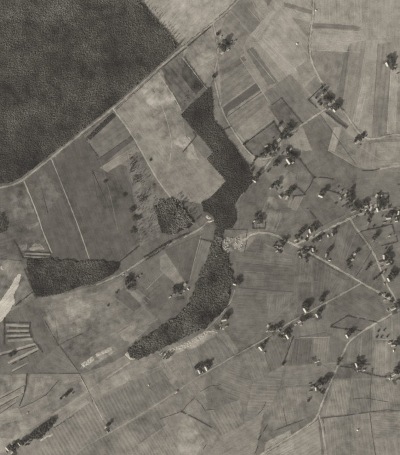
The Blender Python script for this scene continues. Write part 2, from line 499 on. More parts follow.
 dict(poly=[(92,170),(118,176),(128,200),(112,214),(98,200)], tone=94, ang=-68, mottle=1.4, amp=3),
 dict(poly=[(30,186),(48,170),(60,196),(48,214)], tone=102, ang=-68, mottle=1.6, amp=3),
 dict(poly=[(8,196),(26,188),(34,212),(14,222)], tone=106, ang=-68, mottle=1.8, amp=3),
 # bottom middle and left
 dict(poly=[(-40,404),(80,374),(160,348),(208,334),(228,326),(240,354),(252,384),(244,424),(222,436),(186,480),(-40,480)], tone=111, ang=-62, mottle=1.0),
 dict(poly=[(92,372),(132,352),(162,352),(176,350),(186,372),(140,376),(96,400)], tone=117, ang=28, mottle=1.0),
 dict(poly=[(94,402),(134,383),(158,402),(115,426)], tone=105, ang=-62, stripe=.07, period=9, mottle=.8),
 dict(poly=[(134,382),(160,370),(186,384),(158,402)], tone=107, ang=-62, stripe=.06, period=12, mottle=.9),
 dict(poly=[(172,356),(186,350),(196,376),(186,384)], tone=115, ang=-62),
 dict(poly=[(160,364),(165,362),(178,380),(172,384)], tone=121, ang=-62),
 dict(poly=[(200,340),(216,334),(236,356),(214,380),(196,376)], tone=107, ang=-60, stripe=.04, period=12),
 dict(poly=[(115,428),(158,405),(186,448),(186,480),(130,480)], tone=112, ang=-60, stripe=.06, period=11, mottle=.9),
 dict(poly=[(160,404),(186,386),(196,398),(181,412),(162,419)], tone=107, ang=-60, mottle=.9),
 dict(poly=[(182,414),(212,428),(222,436),(196,455),(178,440)], tone=113, ang=-60, stripe=.04, period=10),
 dict(poly=[(206,412),(240,400),(244,424),(222,435)], tone=110, ang=-60, stripe=.07, period=8),
 dict(poly=[(38,452),(52,428),(90,402),(116,428),(130,480),(30,480)], tone=110, ang=-60, stripe=.075, period=9.5, mottle=.8),
 dict(poly=[(84,450),(104,437),(118,430),(132,480),(88,480)], tone=108, ang=-60, stripe=.05, period=9),
 dict(poly=[(52,416),(82,396),(90,402),(54,426)], tone=119, ang=32),
 dict(poly=[(20,408),(46,396),(54,414),(28,430)], tone=118, ang=28),
 dict(poly=[(-40,420),(18,408),(30,432),(10,450),(-40,470)], tone=119, ang=30, mottle=1.2),
 dict(poly=[(46,396),(60,380),(82,378),(92,394),(56,414)], tone=114, ang=30, mottle=1.1),
 dict(poly=[(82,376),(96,372),(100,396),(92,398)], tone=119, ang=-60),
 dict(poly=[(30,374),(80,374),(60,382),(44,396),(26,400)], tone=112, ang=0, mottle=.9),
 dict(poly=[(33,368),(58,346),(79,372),(34,373)], tone=108, ang=-30, mottle=.8),
 dict(poly=[(-40,376),(26,374),(22,400),(-40,420)], tone=113, mottle=1.6),
 dict(poly=[(-40,258),(20,260),(34,298),(18,308),(-40,330)], tone=114, ang=65, mottle=1.6),
 dict(poly=[(18,308),(36,299),(44,322),(58,345),(36,350),(30,322)], tone=104, ang=-60, mottle=1.0),
 dict(poly=[(34,300),(78,290),(98,286),(112,300),(86,330),(60,345),(46,322)], tone=114, ang=15, mottle=1.3),
 dict(poly=[(96,286),(120,276),(150,300),(138,320),(110,335),(104,306)], tone=113, ang=40, mottle=1.0),
 dict(poly=[(60,346),(90,328),(130,330),(132,346),(100,362),(84,368)], tone=109, ang=30, mottle=1.4),
 # around the two small farms left of the lower wood
 dict(poly=[(113,296),(124,288),(142,306),(134,312)], tone=99, ang=-48),
 dict(poly=[(124,287),(129,285),(148,304),(142,306)], tone=121, ang=-48),
 dict(poly=[(142,300),(160,284),(168,300),(156,318)], tone=99, ang=40),
 dict(poly=[(134,312),(142,306),(158,319),(140,330)], tone=112, ang=40),
 dict(poly=[(130,269),(164,250),(172,262),(146,290)], tone=107, ang=40, mottle=.9),
 dict(poly=[(160,256),(166,253),(187,285),(176,284),(160,270)], tone=121, ang=-50, mottle=.9),
 dict(poly=[(166,250),(202,234),(190,278),(186,282)], tone=100, ang=75, mottle=.9),
 dict(poly=[(203,238),(214,242),(204,268),(196,285),(188,306),(186,286),(192,274)], tone=109, ang=70, mottle=.8),
 dict(poly=[(142,258),(164,243),(186,233),(196,229),(196,232),(166,247),(146,261)], tone=88, mottle=1.2),
 # light bare spots on the moor
 dict(poly=[(30,247),(36,243),(43,245),(44,249),(34,251),(28,250)], tone=132, mottle=1.8, amp=2),
 dict(poly=[(18,246),(27,244),(26,250),(20,251)], tone=122, mottle=1.8, amp=2),
 dict(poly=[(26,226),(40,221),(39,225),(28,229)], tone=113, mottle=1.6, amp=2),
]
def parea(p):
    return abs(sum(p[i][0] * p[i - 1][1] - p[i - 1][0] * p[i][1] for i in range(len(p)))) / 2
FIELDS.sort(key=lambda f: -parea(f['poly']))         # wide tracts first, the parcels cut out of them on top
for fi, f in enumerate(FIELDS):
    cyy = sum(p[1] for p in f['poly']) / len(f['poly'])
    f['tone'] = min(158, 118 + 1.5 * (f['tone'] - 109)) + 11 * max(0, min(1, (cyy - 345) / 60))   # lighter towards the bottom: paler soil, plus uneven exposure put into the colour
    f['stripe'] = f.get('stripe', 0.0) * 1.7
    field(**f)
    xs = [p[0] for p in f['poly']]
    if fi and max(xs) - min(xs) < 70 and random.random() < .75:      # trodden or overgrown balks between neighbours
        pl = f['poly']
        es = sorted(range(len(pl)), key=lambda i: -math.dist(pl[i], pl[(i + 1) % len(pl)]))[:random.choice((1, 2, 2))]
        for e in es:
            EDGES.append((pl[e], pl[(e + 1) % len(pl)], f['tone']))
for a, b, tn in EDGES:
    road([a, b], random.uniform(.35, .7), tn + random.choice((-16, -12, 12, 18)), name='field_edge', rough=.7)

# bare sand and yards
field([(18,274),(21,274),(20,281),(14,295),(15,303),(8,313),(3,320),(-30,345),(-30,330),(1,300),(5,294),(12,284)], 188, mottle=.7, name='sand_strip', amp=1.4)
for pl, tn in [([(-2,382),(6,378),(12,384),(8,392),(-2,396)], 132), ([(2,425),(16,420),(22,432),(10,440),(-4,436)], 127),
               ([(196,224),(204,216),(213,214),(217,219),(209,224),(200,231)], 124), ([(215,38),(222,34),(232,42),(231,50),(221,55),(216,50)], 128),
               ([(268,328),(274,326),(276,331),(269,332)], 128), ([(274,140),(284,136),(290,142),(290,158),(272,158)], 128),
               ([(337,188),(348,192),(352,202),(346,206),(338,198)], 124), ([(382,252),(390,256),(386,266),(379,262)], 122),
               ([(282,190),(290,192),(290,200),(283,200)], 122), ([(310,382),(322,378),(324,390),(312,390)], 124),
               ([(172,286),(182,284),(190,286),(184,296),(172,297)], 124), ([(123,274),(138,278),(136,290),(124,290)], 108),
               ([(384,370),(402,368),(402,382),(386,382)], 128), ([(380,300),(400,300),(402,312),(388,312)], 122)]:
    field(pl, tn, mottle=1.6, name='farmyard', amp=2.0)

# pale and dark strips of the old earthworks at the left edge
def strip(line, width, tone, name):
    return road(line, width, tone + 24, name=name, mottle=.8, rough=.3, smooth=False)
for ln, wd, tn in [([(6,325),(29,326)],2.2,124), ([(7,331),(29,331)],2.0,120), ([(6,336),(30,335.5)],1.8,124), ([(8,341),(32,339)],2.4,118),
                   ([(-6,356),(36,344)],2.6,128), ([(8,363),(38,348.5)],2.4,126), ([(12,371),(28,363)],1.8,122),
                   ([(25,253.6),(50,254.8)],1.6,122), ([(24,256.6),(51,258)],1.2,118),
                   ([(-6,400),(26,384)],1.8,124), ([(-6,407),(24,392)],1.8,126), ([(-6,415),(16,401)],1.8,122), ([(27,270),(33,292)],1.4,122)]:
    strip(ln, wd, tn, 'earth_bank')

# ---- roads, tracks and paths
ROADS = [
 ('road', [(-20,193),(0,187.5),(14,185),(24,179.5),(50,158.5),(82,133),(113,108.5),(140,85),(160,67),(184,46.5),(212,24),(228,11),(250,-12)], 1.7, 134),
 ('track', [(113,109),(130,131),(145,158),(158,181),(172,199)], 1.3, 139),
 ('track', [(24,181),(36,210),(44,235),(52,253)], 1.3, 130),
 ('track', [(51,158),(60,180),(70,205),(80,231),(90,261)], 1.0, 122),
 ('road', [(213,23),(215,32),(218,45),(218,58),(214,76),(217,92),(223,114),(235,134),(245,148),(252,156),(262,160),(272,157)], 1.4, 139),
 ('road', [(312,-15),(314,10),(311,28),(309,52),(313,66),(322,83),(331,97),(345,113),(357,131),(364,138),(375,139.5),(386,136),(400,134.5),(430,136)], 1.6, 148),
 ('road', [(330,106),(318,114),(300,126),(285,138),(279,146),(273,157),(264,170),(254,182)], 1.8, 136),
 ('road', [(238,246),(244,240),(252,234),(262,232),(276,235),(290,243),(310,252),(345,273),(362,283),(380,293),(400,306),(430,322)], 2.0, 138),
 ('road', [(294,245),(310,238),(328,229),(348,219),(358,215),(376,211),(400,208),(430,206)], 2.1, 136),
 ('road', [(350,218),(355,227),(362,236),(372,250),(379,265),(384,280),(395,298),(399,305)], 1.8, 133),
 ('road', [(96,285),(122,274),(130,268.5),(160,249),(185,236.5),(199,230),(209,221)], 1.7, 134),
 ('road', [(226,360.5),(240,353),(262,341),(290,322),(322,305),(342,294),(362,283)], 1.5, 127),
 ('road', [(240,470),(262,454),(285,440),(315,421),(319,412),(323,400),(333,377),(341,357),(349,341),(362,331.5),(378,322),(400,309.5),(430,290)], 1.7, 142),
 ('track', [(319,415),(323,432),(327,458),(330,480)], 1.2, 134),
 ('path', [(60,470),(80,449),(104,436),(125,424),(156,405),(186,385.5),(196,378),(226,361)], 1.0, 122),
 ('path', [(50,416),(66,406),(84,394),(104,380),(130,362)], 1.2, 128),
 ('path', [(80,376),(92,398),(103,420)], 1.2, 134),
 ('path', [(124,374),(129,383)], 1.4, 128),
 ('path', [(168,88),(176,100),(181,110)], 1.0, 138),
 ('path', [(182,57),(194,72),(207,89)], .9, 128),
 ('path', [(172,142),(170,160)], .9, 136), ('path', [(184,137),(190,148),(199,160)], .9, 138),
 ('path', [(214,-10),(214,20)], .7, 126),
 ('path', [(160,258),(172,270),(186,286)], .7, 112),
 ('path', [(201,236),(194,262),(190,280)], .8, 118),
 ('path', [(240,262),(270,265),(293,268)], .6, 92), ('path', [(294,246),(294.5,300),(292,318)], .7, 88),
 ('path', [(293,338),(330,337)], .7, 118), ('path', [(350,232),(346,246),(342,262)], .6, 94),
 ('path', [(375,340),(402,339)], .8, 126), ('path', [(374,325),(374,340)], .8, 126), ('path', [(392,320),(392,339)], .8, 126),
 ('path', [(100,160),(108,185),(118,230)], .6, 90),
 ('path', [(240,58),(262,91),(268,101)], .7, 130), ('path', [(236,132),(246,142)], .7, 128),
 ('path', [(249,50),(275,82)], .5, 134), ('path', [(254,181),(242,194),(233,206)], .9, 118),
 ('path', [(281,98),(272,108),(268,106)], .6, 92), ('path', [(244,4),(262,24)], .6, 136),
 ('path', [(150,80),(165,112),(172,142)], .6, 134), ('path', [(163,8),(178,-6)], .6, 134),
 ('path', [(362,331),(330,327)], .5, 112), ('path', [(40,300),(36,298),(60,345)], .6, 96),
 ('path', [(206,330),(222,314),(232,300),(236,285)], .9, 114), ('path', [(262,234),(258,250),(250,262)], .5, 96),
 ('path', [(224,334),(236,356)], .5, 120), ('path', [(146,290),(172,264)], .6, 118), ('path', [(160,372),(174,386)], .7, 122),
]
for nm, ln, wd, tn in ROADS:
    if nm == 'road':                                 # grass verges, then the worn carriageway
        road(ln, wd * 1.8, tn - 21, name='verge', mottle=1.5, rough=.9)
for nm, ln, wd, tn in ROADS:
    road(ln, wd * (.85 if nm == 'road' else 1), tn + 28, name=nm, mottle=1.0, rough=.55)
    if nm == 'road':                                 # tufted crown between the wheel ruts
        road(ln, wd * .22, tn - 4, name='grass_crown', mottle=1.6, rough=1.6)
def spur(x, y):
    best = (1e9, None)
    for nm, ln, wd, tn in ROADS:
        if nm == 'road':
            for a, b in zip(ln[:-1], ln[1:]):
                dx, dy = b[0] - a[0], b[1] - a[1]
                t = max(0, min(1, ((x - a[0]) * dx + (y - a[1]) * dy) / (dx * dx + dy * dy)))
                q = (a[0] + dx * t, a[1] + dy * t)
                best = min(best, (math.dist(q, (x, y)), q))
    if 2.5 < best[0] < 26:
        q = best[1]
        m = ((x + q[0]) / 2 + random.uniform(-1, 1), (y + q[1]) / 2 + random.uniform(-1, 1))
        road([q, m, (x, y)], .8, 128, name='yard_path', mottle=1.4, rough=.9)


# ------------------------------------------------------------------ foliage
def leaf_quads(cent, norm, size, rng):
    """(n,3) centres and normals -> verts, faces of randomly turned, bent leaf clumps"""
    n = len(cent)
    norm = norm / np.maximum(np.linalg.norm(norm, axis=1, keepdims=True), 1e-6)
    r = rng.normal(size=(n, 3))
    a = np.cross(norm, r); a /= np.maximum(np.linalg.norm(a, axis=1, keepdims=True), 1e-6)
    b = np.cross(norm, a)
    s = size * rng.uniform(.65, 1.35, size=(n, 1))
    e = rng.uniform(.55, 1.0, size=(n, 1))
    v = np.stack([cent - a * s - b * s * e * .5, cent + a * s * .2 - b * s * e, cent + a * s + b * s * e * .4, cent - a * s * .3 + b * s * e], 1).reshape(-1, 3)
    f = np.arange(4 * n).reshape(-1, 4)
    return v, f

def np_mesh(name, v, f, mat, shade=None):
    me = bpy.data.meshes.new(name)
    nv, nf = len(v), len(f)
    k = f.shape[1]
    me.vertices.add(nv)
    me.vertices.foreach_set('co', v.astype(np.float32).ravel())
    me.loops.add(nf * k)
    me.loops.foreach_set('vertex_index', f.astype(np.int32).ravel())
    me.polygons.add(nf)
    me.polygons.foreach_set('loop_start', np.arange(0, nf * k, k, dtype=np.int32))
    me.update(calc_edges=True)
    me.materials.append(mat)
    at = me.attributes.new('shade', 'FLOAT', 'POINT')
    at.data.foreach_set('value', (np.ones(nv) if shade is None else shade).astype(np.float32))
    return me

def conifer(rng, h=1.0, n=15):
    """unit-height spruce or pine: whorled clumps round a cone (radius about .22)"""
    t = rng.uniform(0, 1, n) ** 0.75
    z = 0.16 + 0.82 * (1 - t)
    z = np.sort(z)
    ph = rng.uniform(0, 2 * np.pi, n)
    rr = (1.0 - z) * .31 * (.55 + .55 * rng.uniform(0, 1, n)) + .012
    c = np.stack([rr * np.cos(ph), rr * np.sin(ph), z], 1)
    nr = np.stack([np.cos(ph) * .6, np.sin(ph) * .6, np.full(n, 1.7)], 1) + rng.normal(scale=.3, size=(n, 3))
    v, f = leaf_quads(c, nr, .15, rng)
    sh = np.repeat(rng.uniform(.75, 1.25, n), 4)
    # trunk: three-sided taper as quads
    tv = []
    for zz, r_ in ((-0.02, .022), (.6, .009)):
        for k in range(4):
            tv.append((r_ * math.cos(k * 1.571), r_ * math.sin(k * 1.571), zz))
    tf = [[k, (k + 1) % 4, 4 + (k + 1) % 4, 4 + k] for k in range(4)]
    f = np.vstack([f, np.array(tf) + len(v)])
    v = np.vstack([v, np.array(tv)])
    sh = np.concatenate([sh, np.full(8, .8)])
    return v, f, sh

def roundtree(rng, n=24):
    """unit-height broadleaf for the mass of a wood"""
    c = rng.normal(size=(n, 3)); c /= np.linalg.norm(c, axis=1, keepdims=True)
    c[:, 2] = np.abs(c[:, 2]) * 1.2 - .2
    nr = c + np.array([[0, 0, .8]]) + rng.normal(scale=.35, size=(n, 3))
    rad = rng.uniform(.75, 1.05, (n, 1)) * (1 + .18 * np.sin(3 * np.arctan2(c[:, 1:2], c[:, 0:1]) + rng.uniform(0, 6)))
    p = c * rad * np.array([[.34, .34, .38]]) + np.array([[0, 0, .58]])
    v, f = leaf_quads(p, nr, .17, rng)
    sh = np.repeat(rng.uniform(.75, 1.25, n), 4)
    tv = []
    for zz, r_ in ((-0.02, .035), (.55, .018)):
        for k in range(4):
            tv.append((r_ * math.cos(k * 1.571), r_ * math.sin(k * 1.571), zz))
    tf = [[k, (k + 1) % 4, 4 + (k + 1) % 4, 4 + k] for k in range(4)]
    f = np.vstack([f, np.array(tf) + len(v)])
    v = np.vstack([v, np.array(tv)])
    return v, f, np.concatenate([sh, np.full(8, .8)])

def in_poly(px, py, poly):
    inside = np.zeros(len(px), bool)
    n = len(poly)
    j = n - 1
    for i in range(n):
        xi, yi = poly[i]; xj, yj = poly[j]
        cond = ((yi > py) != (yj > py)) & (px < (xj - xi) * (py - yi) / (yj - yi + 1e-12) + xi)
        inside ^= cond
        j = i
    return inside

def wood(name, label, poly, spacing, hrange, kinds, gaps=0.0, tone=1.0, clear=None, patch=.22, fat=1.0, mat=None, edge=(), rag=1.5, stands=()):
    pts = [P(*p) for p in poly]
    ring = jitter_ring(pts, True, 5, rag)
    xs = [p[0] for p in ring]; ys = [p[1] for p in ring]
    gx, gy = np.meshgrid(np.arange(min(xs), max(xs), spacing), np.arange(min(ys), max(ys), spacing * .9))
    gx = gx + (np.arange(gx.shape[0]) % 2)[:, None] * spacing * .5
    px = gx.ravel() + RNG.uniform(-.42, .42, gx.size) * spacing
    py = gy.ravel() + RNG.uniform(-.42, .42, gx.size) * spacing
    keep = in_poly(px, py, ring)
    tall = []
    if clear is not None:
        for c in clear:
            keep &= ~in_poly(px, py, [P(*p) for p in c])
    px, py = px[keep], py[keep]
    V, F, SH = [], [], []
    stf = np.ones(len(px) + 400)
    for sp_, k_ in stands:                        # stands of different age and tone
        stf[:len(px)][in_poly(px / S + 200, 227.5 - py / S, sp_)] *= k_
    for (ex0, ey0), (ex1, ey1), st in edge:       # taller trees left standing along an edge
        a = Vector(P(ex0, ey0)); b = Vector(P(ex1, ey1))
        k = int((b - a).length / st)
        for i in range(k + 1):
            q = a.lerp(b, (i + random.uniform(-.4, .4)) / k)
            px = np.append(px, q.x + random.uniform(-3.5, 3.5)); py = np.append(py, q.y + random.uniform(-3.5, 3.5))
            tall.append(len(px) - 1)
    tall = set(tall)
    protos = [(conifer if kinds == 'conifer' or (kinds == 'mixed' and i % 2) else roundtree)(RNG) for i in range(10)]
    off = 0
    for qi, (x, y) in enumerate(zip(px, py)):
        ln = noise.noise((x * .016, y * .016, 5.0)) + .6 * noise.noise((x * .05, y * .05, 8.0))
        if gaps and noise.noise((x * .045, y * .045, 2.0)) > .42 - gaps * .5 and random.random() < gaps * 2:
            continue
        v, f, sh = protos[random.randrange(10)]
        h = random.uniform(*hrange) * (1 + .12 * ln)
        wdt = h * random.uniform(.85, 1.2) * fat
        if qi in tall:
            h = random.uniform(12, 17); wdt = h * .5
        a = random.uniform(0, 6.283)
        ca, sa = math.cos(a), math.sin(a)
        q = np.empty_like(v)
        q[:, 0] = (v[:, 0] * ca - v[:, 1] * sa) * wdt + x
        q[:, 1] = (v[:, 0] * sa + v[:, 1] * ca) * wdt + y
        q[:, 2] = v[:, 2] * h
        V.append(q); F.append(f + off); off += len(v)
        tn = tone * float(stf[qi])
        SH.append(sh * tn * (1 + patch * ln + random.uniform(-.12, .12)))
    me = np_mesh(name, np.vstack(V), np.vstack(F), mat or M_NEEDLE, np.concatenate(SH))
    o = link(bpy.data.objects.new(name, me))
    o['kind'] = 'stuff'
    tag(o, label, 'wood')
    return o

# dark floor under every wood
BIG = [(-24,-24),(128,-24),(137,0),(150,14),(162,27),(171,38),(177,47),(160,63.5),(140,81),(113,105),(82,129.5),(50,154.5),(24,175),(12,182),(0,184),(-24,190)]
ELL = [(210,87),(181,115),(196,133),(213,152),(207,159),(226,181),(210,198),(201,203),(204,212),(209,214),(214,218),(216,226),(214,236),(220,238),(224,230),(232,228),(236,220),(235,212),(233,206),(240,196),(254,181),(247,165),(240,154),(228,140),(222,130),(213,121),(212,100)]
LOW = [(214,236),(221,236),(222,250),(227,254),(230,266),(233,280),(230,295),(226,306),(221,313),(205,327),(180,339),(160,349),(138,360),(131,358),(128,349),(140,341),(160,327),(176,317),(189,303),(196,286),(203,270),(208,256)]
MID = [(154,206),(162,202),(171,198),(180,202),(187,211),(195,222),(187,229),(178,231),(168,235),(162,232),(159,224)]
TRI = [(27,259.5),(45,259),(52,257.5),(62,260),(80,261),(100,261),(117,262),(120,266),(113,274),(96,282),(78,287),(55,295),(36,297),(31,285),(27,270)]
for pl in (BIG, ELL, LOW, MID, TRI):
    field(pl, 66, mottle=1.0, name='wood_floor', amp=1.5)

wood('conifer_wood', 'vast dark conifer wood filling the upper left corner', BIG, 1.95, (3.8, 6.2), 'conifer', gaps=.07, patch=.75, fat=1.15, tone=.80, stands=[([(-30,-30),(150,-30),(150,8),(100,16),(40,22),(-30,16)], 1.25), ([(-30,128),(20,132),(38,142),(46,160),(30,176),(-30,195)], .72), ([(100,50),(150,30),(172,40),(160,62),(112,100),(95,80)], .93)], edge=[((134,-6),(150,14),8.5),((150,14),(171,38),8.5),((171,38),(177,47),6.5),((172,50),(177,46),5)])
wood('plantation', 'L-shaped dense dark plantation with straight clean edges beside the winding road', ELL, 2.05, (3.0, 5.2), 'conifer', gaps=.06, tone=.63, fat=1.3, patch=.6, rag=1.2)
wood('mixed_wood', 'curving mottled wood sweeping down from the ruined farm to the pale diggings', LOW, 2.05, (2.3, 4.6), 'mixed', gaps=.2, tone=.88, patch=.8, fat=1.25, rag=4.0)
wood('copse', 'small squarish dark copse above the bend of the pale track', MID, 2.3, (2.4, 5), 'mixed', gaps=.4, tone=1.3, patch=.7, fat=1.2, rag=5.5, edge=[((172,199),(181,203),6),((181,203),(194,224),6),((178,212),(188,228),7)])
wood('pointed_wood', 'wedge-shaped wood tapering to a point, below the open moor', TRI, 2.05, (2.3, 4.4), 'mixed', gaps=.2, tone=.74, patch=.8, fat=1.25, rag=3.0)
wood('tree_belt', 'long ragged belt of dark trees near the bottom left corner', [(33,432),(44,424),(55,416.5),(56,421),(48,430),(41,437),(33,439),(29,437)], 4.0, (6, 9), 'round', tone=.8, mat=M_LEAF)
wood('scrub', 'dark scrub clinging to the left edge beside the moor', [(-4,213),(5,214),(8,224),(6,231),(-4,234)], 3.6, (2.5, 4.5), 'round', gaps=.3, tone=.9, mat=M_LEAF)
wood('scrub', 'ragged tongue of scrub above the squarish copse, nearest the pale track', [(131,158),(136,160),(134,172),(130,174)], 3.6, (2.5, 5.5), 'mixed', gaps=.4, tone=1.2, mat=M_LEAF)
wood('scrub', 'ragged tongue of scrub on the moor, middle of three', [(133,176),(141,176),(138,183),(133,184)], 3.6, (2.5, 5.5), 'mixed', gaps=.4, tone=1.2, mat=M_LEAF)
wood('scrub', 'ragged tongue of scrub on the moor just left of the squarish copse', [(137,197),(147,193),(147,199),(140,203)], 3.6, (2.5, 5.5), 'mixed', gaps=.4, tone=1.2, mat=M_LEAF)
wood('scrub', 'thinly scattered scrub spread over the field around the squarish copse', [(128,150),(140,152),(152,172),(156,200),(160,236),(142,246),(132,240),(134,200)], 7.5, (1.8, 4.2), 'mixed', gaps=.42, tone=1.35, mat=M_LEAF)
wood('scrub', 'low dark scrub at the end of the pale diggings below the curving wood', [(160,353),(175,350),(174,355),(166,360),(161,358)], 3.4, (2, 4), 'round', gaps=.3, tone=.9, mat=M_LEAF)
wood('scrub', 'thin scrub along the upper side of the pale track left of the ruined farm', [(143,257),(164,244),(186,233),(190,234),(166,247),(147,260)], 3.4, (2, 3.5), 'round', gaps=.35, tone=.9, mat=M_LEAF)
wood('scrub', 'thinned strip of bushes on the rough striped field above the plantation', [(180,62),(186,60),(204,84),(184,106),(176,100),(196,84)], 5.0, (1.5, 2.8), 'round', gaps=.4, tone=1.2, mat=M_LEAF)
wood('young_belt', 'narrow dark belt of young trees along the road below the vast wood', [(88,136),(112,113.5),(114.5,116),(91,138.5)], 3.0, (2, 3), 'conifer', tone=.8, fat=1.6)

# single broadleaf trees: six crowns, shared
def make_crown(rng, n=900):
    nl = rng.integers(6, 10)
    ctr = np.stack([rng.uniform(-.30, .30, nl), rng.uniform(-.30, .30, nl), rng.uniform(.42, .82, nl)], 1)
    ctr[0] = (0, 0, .72)
    rads = rng.uniform(.19, .29, nl)
    pick = rng.integers(0, nl, n)
    dd = rng.normal(size=(n, 3)); dd /= np.linalg.norm(dd, axis=1, keepdims=True)
    c = ctr[pick] + dd * rads[pick][:, None] * rng.uniform(.55, 1.05, (n, 1))
    v, f = leaf_quads(c, dd + rng.normal(scale=.4, size=(n, 3)), .058, rng)
    lump = rng.uniform(.7, 1.25, nl)
    return v, f, np.repeat(lump[pick] * rng.uniform(.8, 1.2, n), 4), ctr
def make_trunk(rng, ctr):
    bm = bmesh.new()
    def tube(a, b, r0, r1, k=6):
        a = Vector(a); b = Vector(b)
        z = (b - a).normalized(); x = z.orthogonal().normalized(); y = z.cross(x)
        r = []
        for p, rad in ((a, r0), (b, r1)):
            r.append([bm.verts.new(p + (x * math.cos(i * 6.2832 / k) + y * math.sin(i * 6.2832 / k)) * rad) for i in range(k)])
        for i in range(k):
            bm.faces.new((r[0][i], r[0][(i + 1) % k], r[1][(i + 1) % k], r[1][i]))
    tube((0, 0, -.02), (0, 0, .38), .045, .03)
    tube((0, 0, .37), (0, 0, .7), .03, .01)
    for c in ctr[1:6]:
        tube((0, 0, .34), tuple(c), .02, .006, 5)
    me = bpy.data.meshes.new('trunk')
    bm.to_mesh(me); bm.free()
    me.materials.append(M_BARK)
    return me
TREE_MESH = []
for i in range(6):
    v, f, sh, ctr = make_crown(RNG)
    TREE_MESH.append((np_mesh('crown', v, f, M_LEAF, sh), make_trunk(RNG, ctr)))

def add_tree(x, y, r, label, group, name='tree', hfac=1.9):
    """r = crown radius in pixels; crown of the unit tree is about .48 wide"""
    cx, cy = P(x, y)
    t = empty(name, (cx, cy, 0), random.uniform(0, 6.28))
    wd = r * S * 1.18 / .46
    hh = min(max(r * S * hfac, 3.0), 13.0)
    t.scale = (wd, wd * random.uniform(.9, 1.1), hh)
    cr, tr = random.choice(TREE_MESH)
    c = bpy.data.objects.new('crown', cr); link(c); c.parent = t
    k = bpy.data.objects.new('trunk', tr); link(k); k.parent = t
    tag(t, label, name, group)
    return t

def hedge(line, label, width=.7, height=2.0, name='hedge', dens=8, cat='hedge'):
    pts = resample([P(*p) for p in line], 1.0)
    c, nr = [], []
    for i, p in enumerate(pts):
        gap = noise.noise((p[0] * .08, p[1] * .08, 7.0))
        if gap > .45:
            continue
        lump = max(0.0, noise.noise((p[0] * .11, p[1] * .11, 4.5))) * (1 if width >= .65 else .3)
        hh = height * (1 + .4 * noise.noise((p[0] * .15, p[1] * .15, 1.5)) + 1.3 * lump)
        wl = 1 + 1.6 * lump
        for _ in range(int(dens * wl)):
            ox, oy = random.gauss(0, width * S * .3 * wl), random.gauss(0, width * S * .3 * wl)
            c.append((p[0] + ox + random.uniform(-.5, .5), p[1] + oy, random.uniform(.1, 1) * hh))
            nr.append((random.gauss(0, 1), random.gauss(0, 1), random.gauss(.6, .6)))
    c = np.array(c); nr = np.array(nr)
    v, f = leaf_quads(c, nr, .5, RNG)
    me = np_mesh(name, v, f, M_HEDGE, np.repeat(RNG.uniform(.7, 1.25, len(c)), 4))
    o = link(bpy.data.objects.new(name, me))
    tag(o, label, cat, 'hedges between the fields')
    return o

# ------------------------------------------------------------------ houses
def prism(profile, x0, x1):
    """profile in (y,z), extruded along x"""
    n = len(profile)
    v = [(x0, y, z) for y, z in profile] + [(x1, y, z) for y, z in profile]
    f = [tuple(range(n - 1, -1, -1)), tuple(range(n, 2 * n))]
    for i in range(n):
        j = (i + 1) % n
        f.append((i, j, n + j, n + i))
    return v, f
def box(x0, y0, z0, x1, y1, z1):
    v = [(x, y, z) for z in (z0, z1) for y in (y0, y1) for x in (x0, x1)]
    return v, [(0, 2, 3, 1), (4, 5, 7, 6), (0, 1, 5, 4), (2, 6, 7, 3), (0, 4, 6, 2), (1, 3, 7, 5)]

def house_template(name, L, W, H, R, roofk, wallm, chimneys, windows):
    t = empty(name)
    hl, hw = L / 2, W / 2
    v, f = prism([(-hw, -.1), (hw, -.1), (hw, H), (0, H + R), (-hw, H)], -hl, hl)
    mesh_obj('wall', v, f, wallm, t)
    ov, th = .45, .22
    k = R / hw
    roof = [(-hw - ov, H - ov * k + .03), (0, H + R + .03), (hw + ov, H - ov * k + .03), (hw + ov, H - ov * k + .03 + th), (0, H + R + .03 + th * 1.2), (-hw - ov, H - ov * k + .03 + th)]
    v, f = prism(roof, -hl - ov, hl + ov)
    f[0:2] = [(1, 0, 5, 4), (2, 1, 4, 3), (6 + 0, 6 + 1, 6 + 4, 6 + 5), (6 + 1, 6 + 2, 6 + 3, 6 + 4)]
    rf = mesh_obj('roof', v, f, M_ROOF[roofk], t)
    for cx in chimneys:
        v, f = box(cx - .45, -.4, H + R - .8, cx + .45, .4, H + R + 1.3)
        v2, f2 = box(cx - .55, -.5, H + R + 1.3, cx + .55, .5, H + R + 1.45)
        mesh_obj('chimney', v + v2, f + [tuple(i + 8 for i in q) for q in f2], M_BRICK, rf)
    def plate(nm, x, side, z0, w, h, m, parent, depth):
        y0, y1 = sorted((side * hw, side * (hw + depth)))
        v, f = box(x - w / 2, y0, z0, x + w / 2, y1, z0 + h)
        return mesh_obj(nm, v, f, m, parent)
    plate('door', 0, -1, 0.0, 1.2 if windows else 3.0, 2.1 if windows else 2.6, M_TRIM, t, .04)
    for wx in windows:
        for sd_ in (-1, 1):
            wnd = plate('window', wx, sd_, .9, 1.1, 1.3, M_TRIM, t, .04)
            plate('pane', wx, sd_, 1.0, .9, 1.1, M_GLASS, wnd, .055)
    return t

